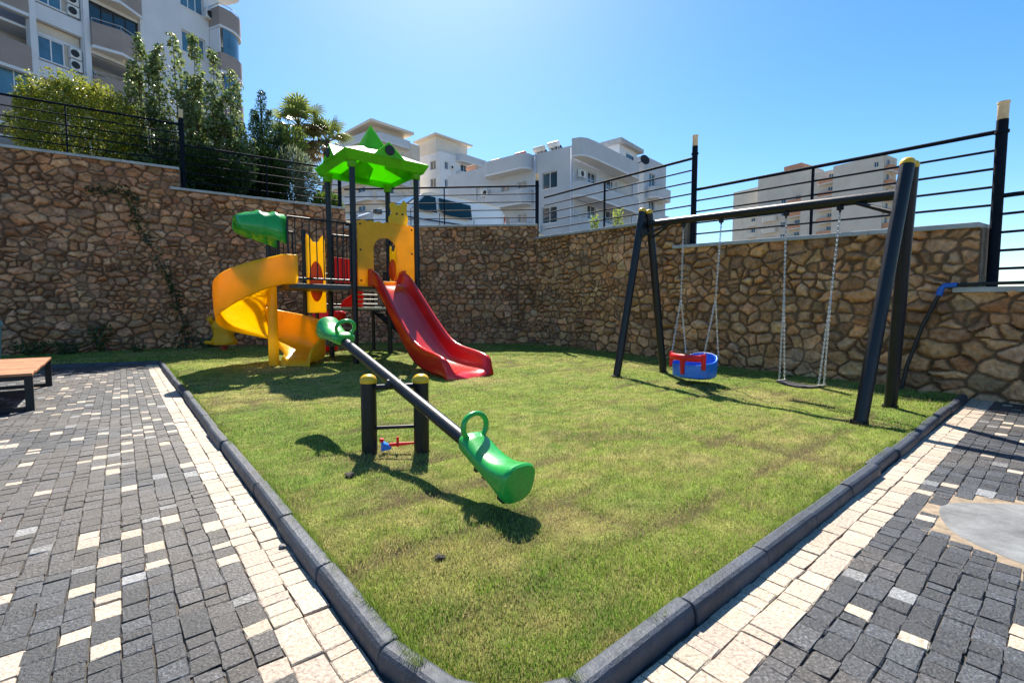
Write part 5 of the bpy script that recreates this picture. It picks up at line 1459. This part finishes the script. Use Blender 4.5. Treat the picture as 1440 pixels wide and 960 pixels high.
# creeper on the left wall, weeds along its foot
def wallL(s_, o_, z): q = WL0 + dL * s_ + nrm(dL) * o_; return np.array([q[0], q[1], z])
vine = [(7.43, 4.02), (7.85, 4.01), (8.23, 4.06), (8.39, 3.76), (8.4, 3.34), (8.66, 2.77), (8.93, 2.15), (9.1, 1.7), (9.17, 1.23), (9.28, .76), (9.32, .1)]
t = thing('climbing_vine', tuple(wallL(8.9, .1, 0)), 'sparse dark green creeper climbing the left stone wall', 'vine')
mb = MB(); mb.tube([tuple(wallL(a, .06, z)) for a, z in vine[::-1]], [.018] * 4 + [.012] * 4 + [.008] * 3, 6); mb.build('stem', M['bark'], t)
P = []
for i in range(len(vine) - 1):
    (a, z), (b_, y) = vine[i], vine[i + 1]; n = 62
    f_ = rv.random(n * 2); dn = (.55 + .6 * vnoise(np.array([i * 1.7]), np.array([3.]), 5)[0]); n2 = int(n * dn)
    for k_ in range(n2): P.append(wallL(a + (b_ - a) * f_[k_] + rv.normal(0, .075), .07 + abs(rv.normal(0, .04)), z + (y - z) * f_[k_] + rv.normal(0, .085)))
for k_ in range(90): P.append(wallL(9.3 + rv.normal(0, .16), .08 + abs(rv.normal(0, .07)), abs(rv.normal(0, .4)) + .05))
P = np.array(P)
leaf_mesh('leaves', P, .07, leaf_cols(len(P), [(.045, .08, .02), (.03, .06, .015), (.07, .1, .03)], rv), t, 61, 0, .7)
def weed(label, base, h, n, seed, spread=.2):
    r = np.random.default_rng(seed); t = thing('weed', tuple(base), label, 'weed', 'weeds at the foot of the left wall')
    f_ = r.random(n); th = r.random(n) * 2 * pi; q = spread * (.3 + f_)
    P = np.stack([base[0] + q * np.cos(th) * r.random(n), base[1] + q * np.sin(th) * r.random(n), base[2] + f_ * h], 1)
    leaf_mesh('foliage', P, .09, leaf_cols(n, [(.06, .11, .025), (.04, .08, .02), (.1, .14, .04)], r), t, seed, .6, .4)
    mb = MB(); stems(mb, base, [tuple(P[i]) for i in r.integers(0, n, 5)], .008, r); mb.build('stem', M['bark'], t)
weed('leafy weed climbing at the foot of the left wall, halfway between bench and creeper', wallL(7.6, .18, .05), .7, 260, 71, .28)
weed('low weed at the foot of the left wall just behind the bench corner', wallL(6.4, .3, .05), .35, 200, 72, .35)
weed('low dark weed between the bench and the tall weed at the wall foot', wallL(7.0, .28, .05), .3, 200, 73, .4)
weed('weed at the foot of the left wall right of the creeper', wallL(9.8, .22, .05), .32, 160, 74, .3)
weed('small weed on the shaded strip in front of the left wall', wallL(8.4, .8, .05), .22, 110, 75, .18)
# young plants behind the fence by the white house
for (px_, l, z_, sd_) in ((1.95, 'left young bright green plant behind the rail fence below the white house', 3.62, 81), (2.95, 'right young bright green plant behind the rail fence below the white house', 3.66, 82)):
    q = WQ + dR * (px_ * .9) - nrm(dR) * .75; r = np.random.default_rng(sd_); n = 150
    t = thing('young_plant', (q[0], q[1], 2.9), l, 'plant', 'young plants behind the fence')
    P = np.stack([q[0] + r.normal(0, .07, n), q[1] + r.normal(0, .07, n), 3.0 + r.random(n) * (z_ - 2.9) ], 1)
    leaf_mesh('foliage', P, .1, leaf_cols(n, [(.3, .36, .06), (.22, .3, .06)], r), t, sd_, .4, .45)
    mb = MB(); mb.tube([(q[0], q[1], 2.8), (q[0], q[1], z_ - .1)], .012, 6); mb.build('stem', M['bark'], t)
# fallen leaves and bits of stone on the paving near the camera
r = np.random.default_rng(91)

# loose bits
def lump(name, label, cat, x, y, z, rad, m, seed, group=None):
    rr = np.random.default_rng(seed); mb = MB(); rings = []
    for i in range(1, 7):
        ph = pi * i / 7; ring = []
        for j_ in range(10):
            t = 2 * pi * j_ / 10; k_ = rad * rr.uniform(.75, 1.2)
            ring.append((x + k_ * 1.25 * sin(ph) * cos(t), y + k_ * sin(ph) * sin(t), z + k_ * .6 * cos(ph)))
        rings.append(ring)
    mb.loft(rings); o = mb.build(name, M[m], None, smooth=True, auto=30); tag(o, label, cat, group)
M['clod'] = mat('dark_dry_earth_clod', (.035, .028, .022), .95, 0, .4, 60, .8, 120)
M['pebble'] = mat('grey_pebble', (.2, .19, .18), .8, 0, .3, 60, .6, 120)
lump('earth_clod', 'small dark clod of earth on the grass in front of the left seesaw post', 'earth clod', -1.04, 2.96, .045, .03, 'clod', 5, 'dark earth clods on the lawn')
lump('earth_clod', 'dark clod of earth on the near lawn, nearest to the bottom of the photo', 'earth clod', -.31, 1.95, .045, .02, 'clod', 6, 'dark earth clods on the lawn')
lump('pebble', 'grey pebble on the cream paving border beside the left kerb', 'pebble', -1.07, 2.12, .008, .015, 'pebble', 8)
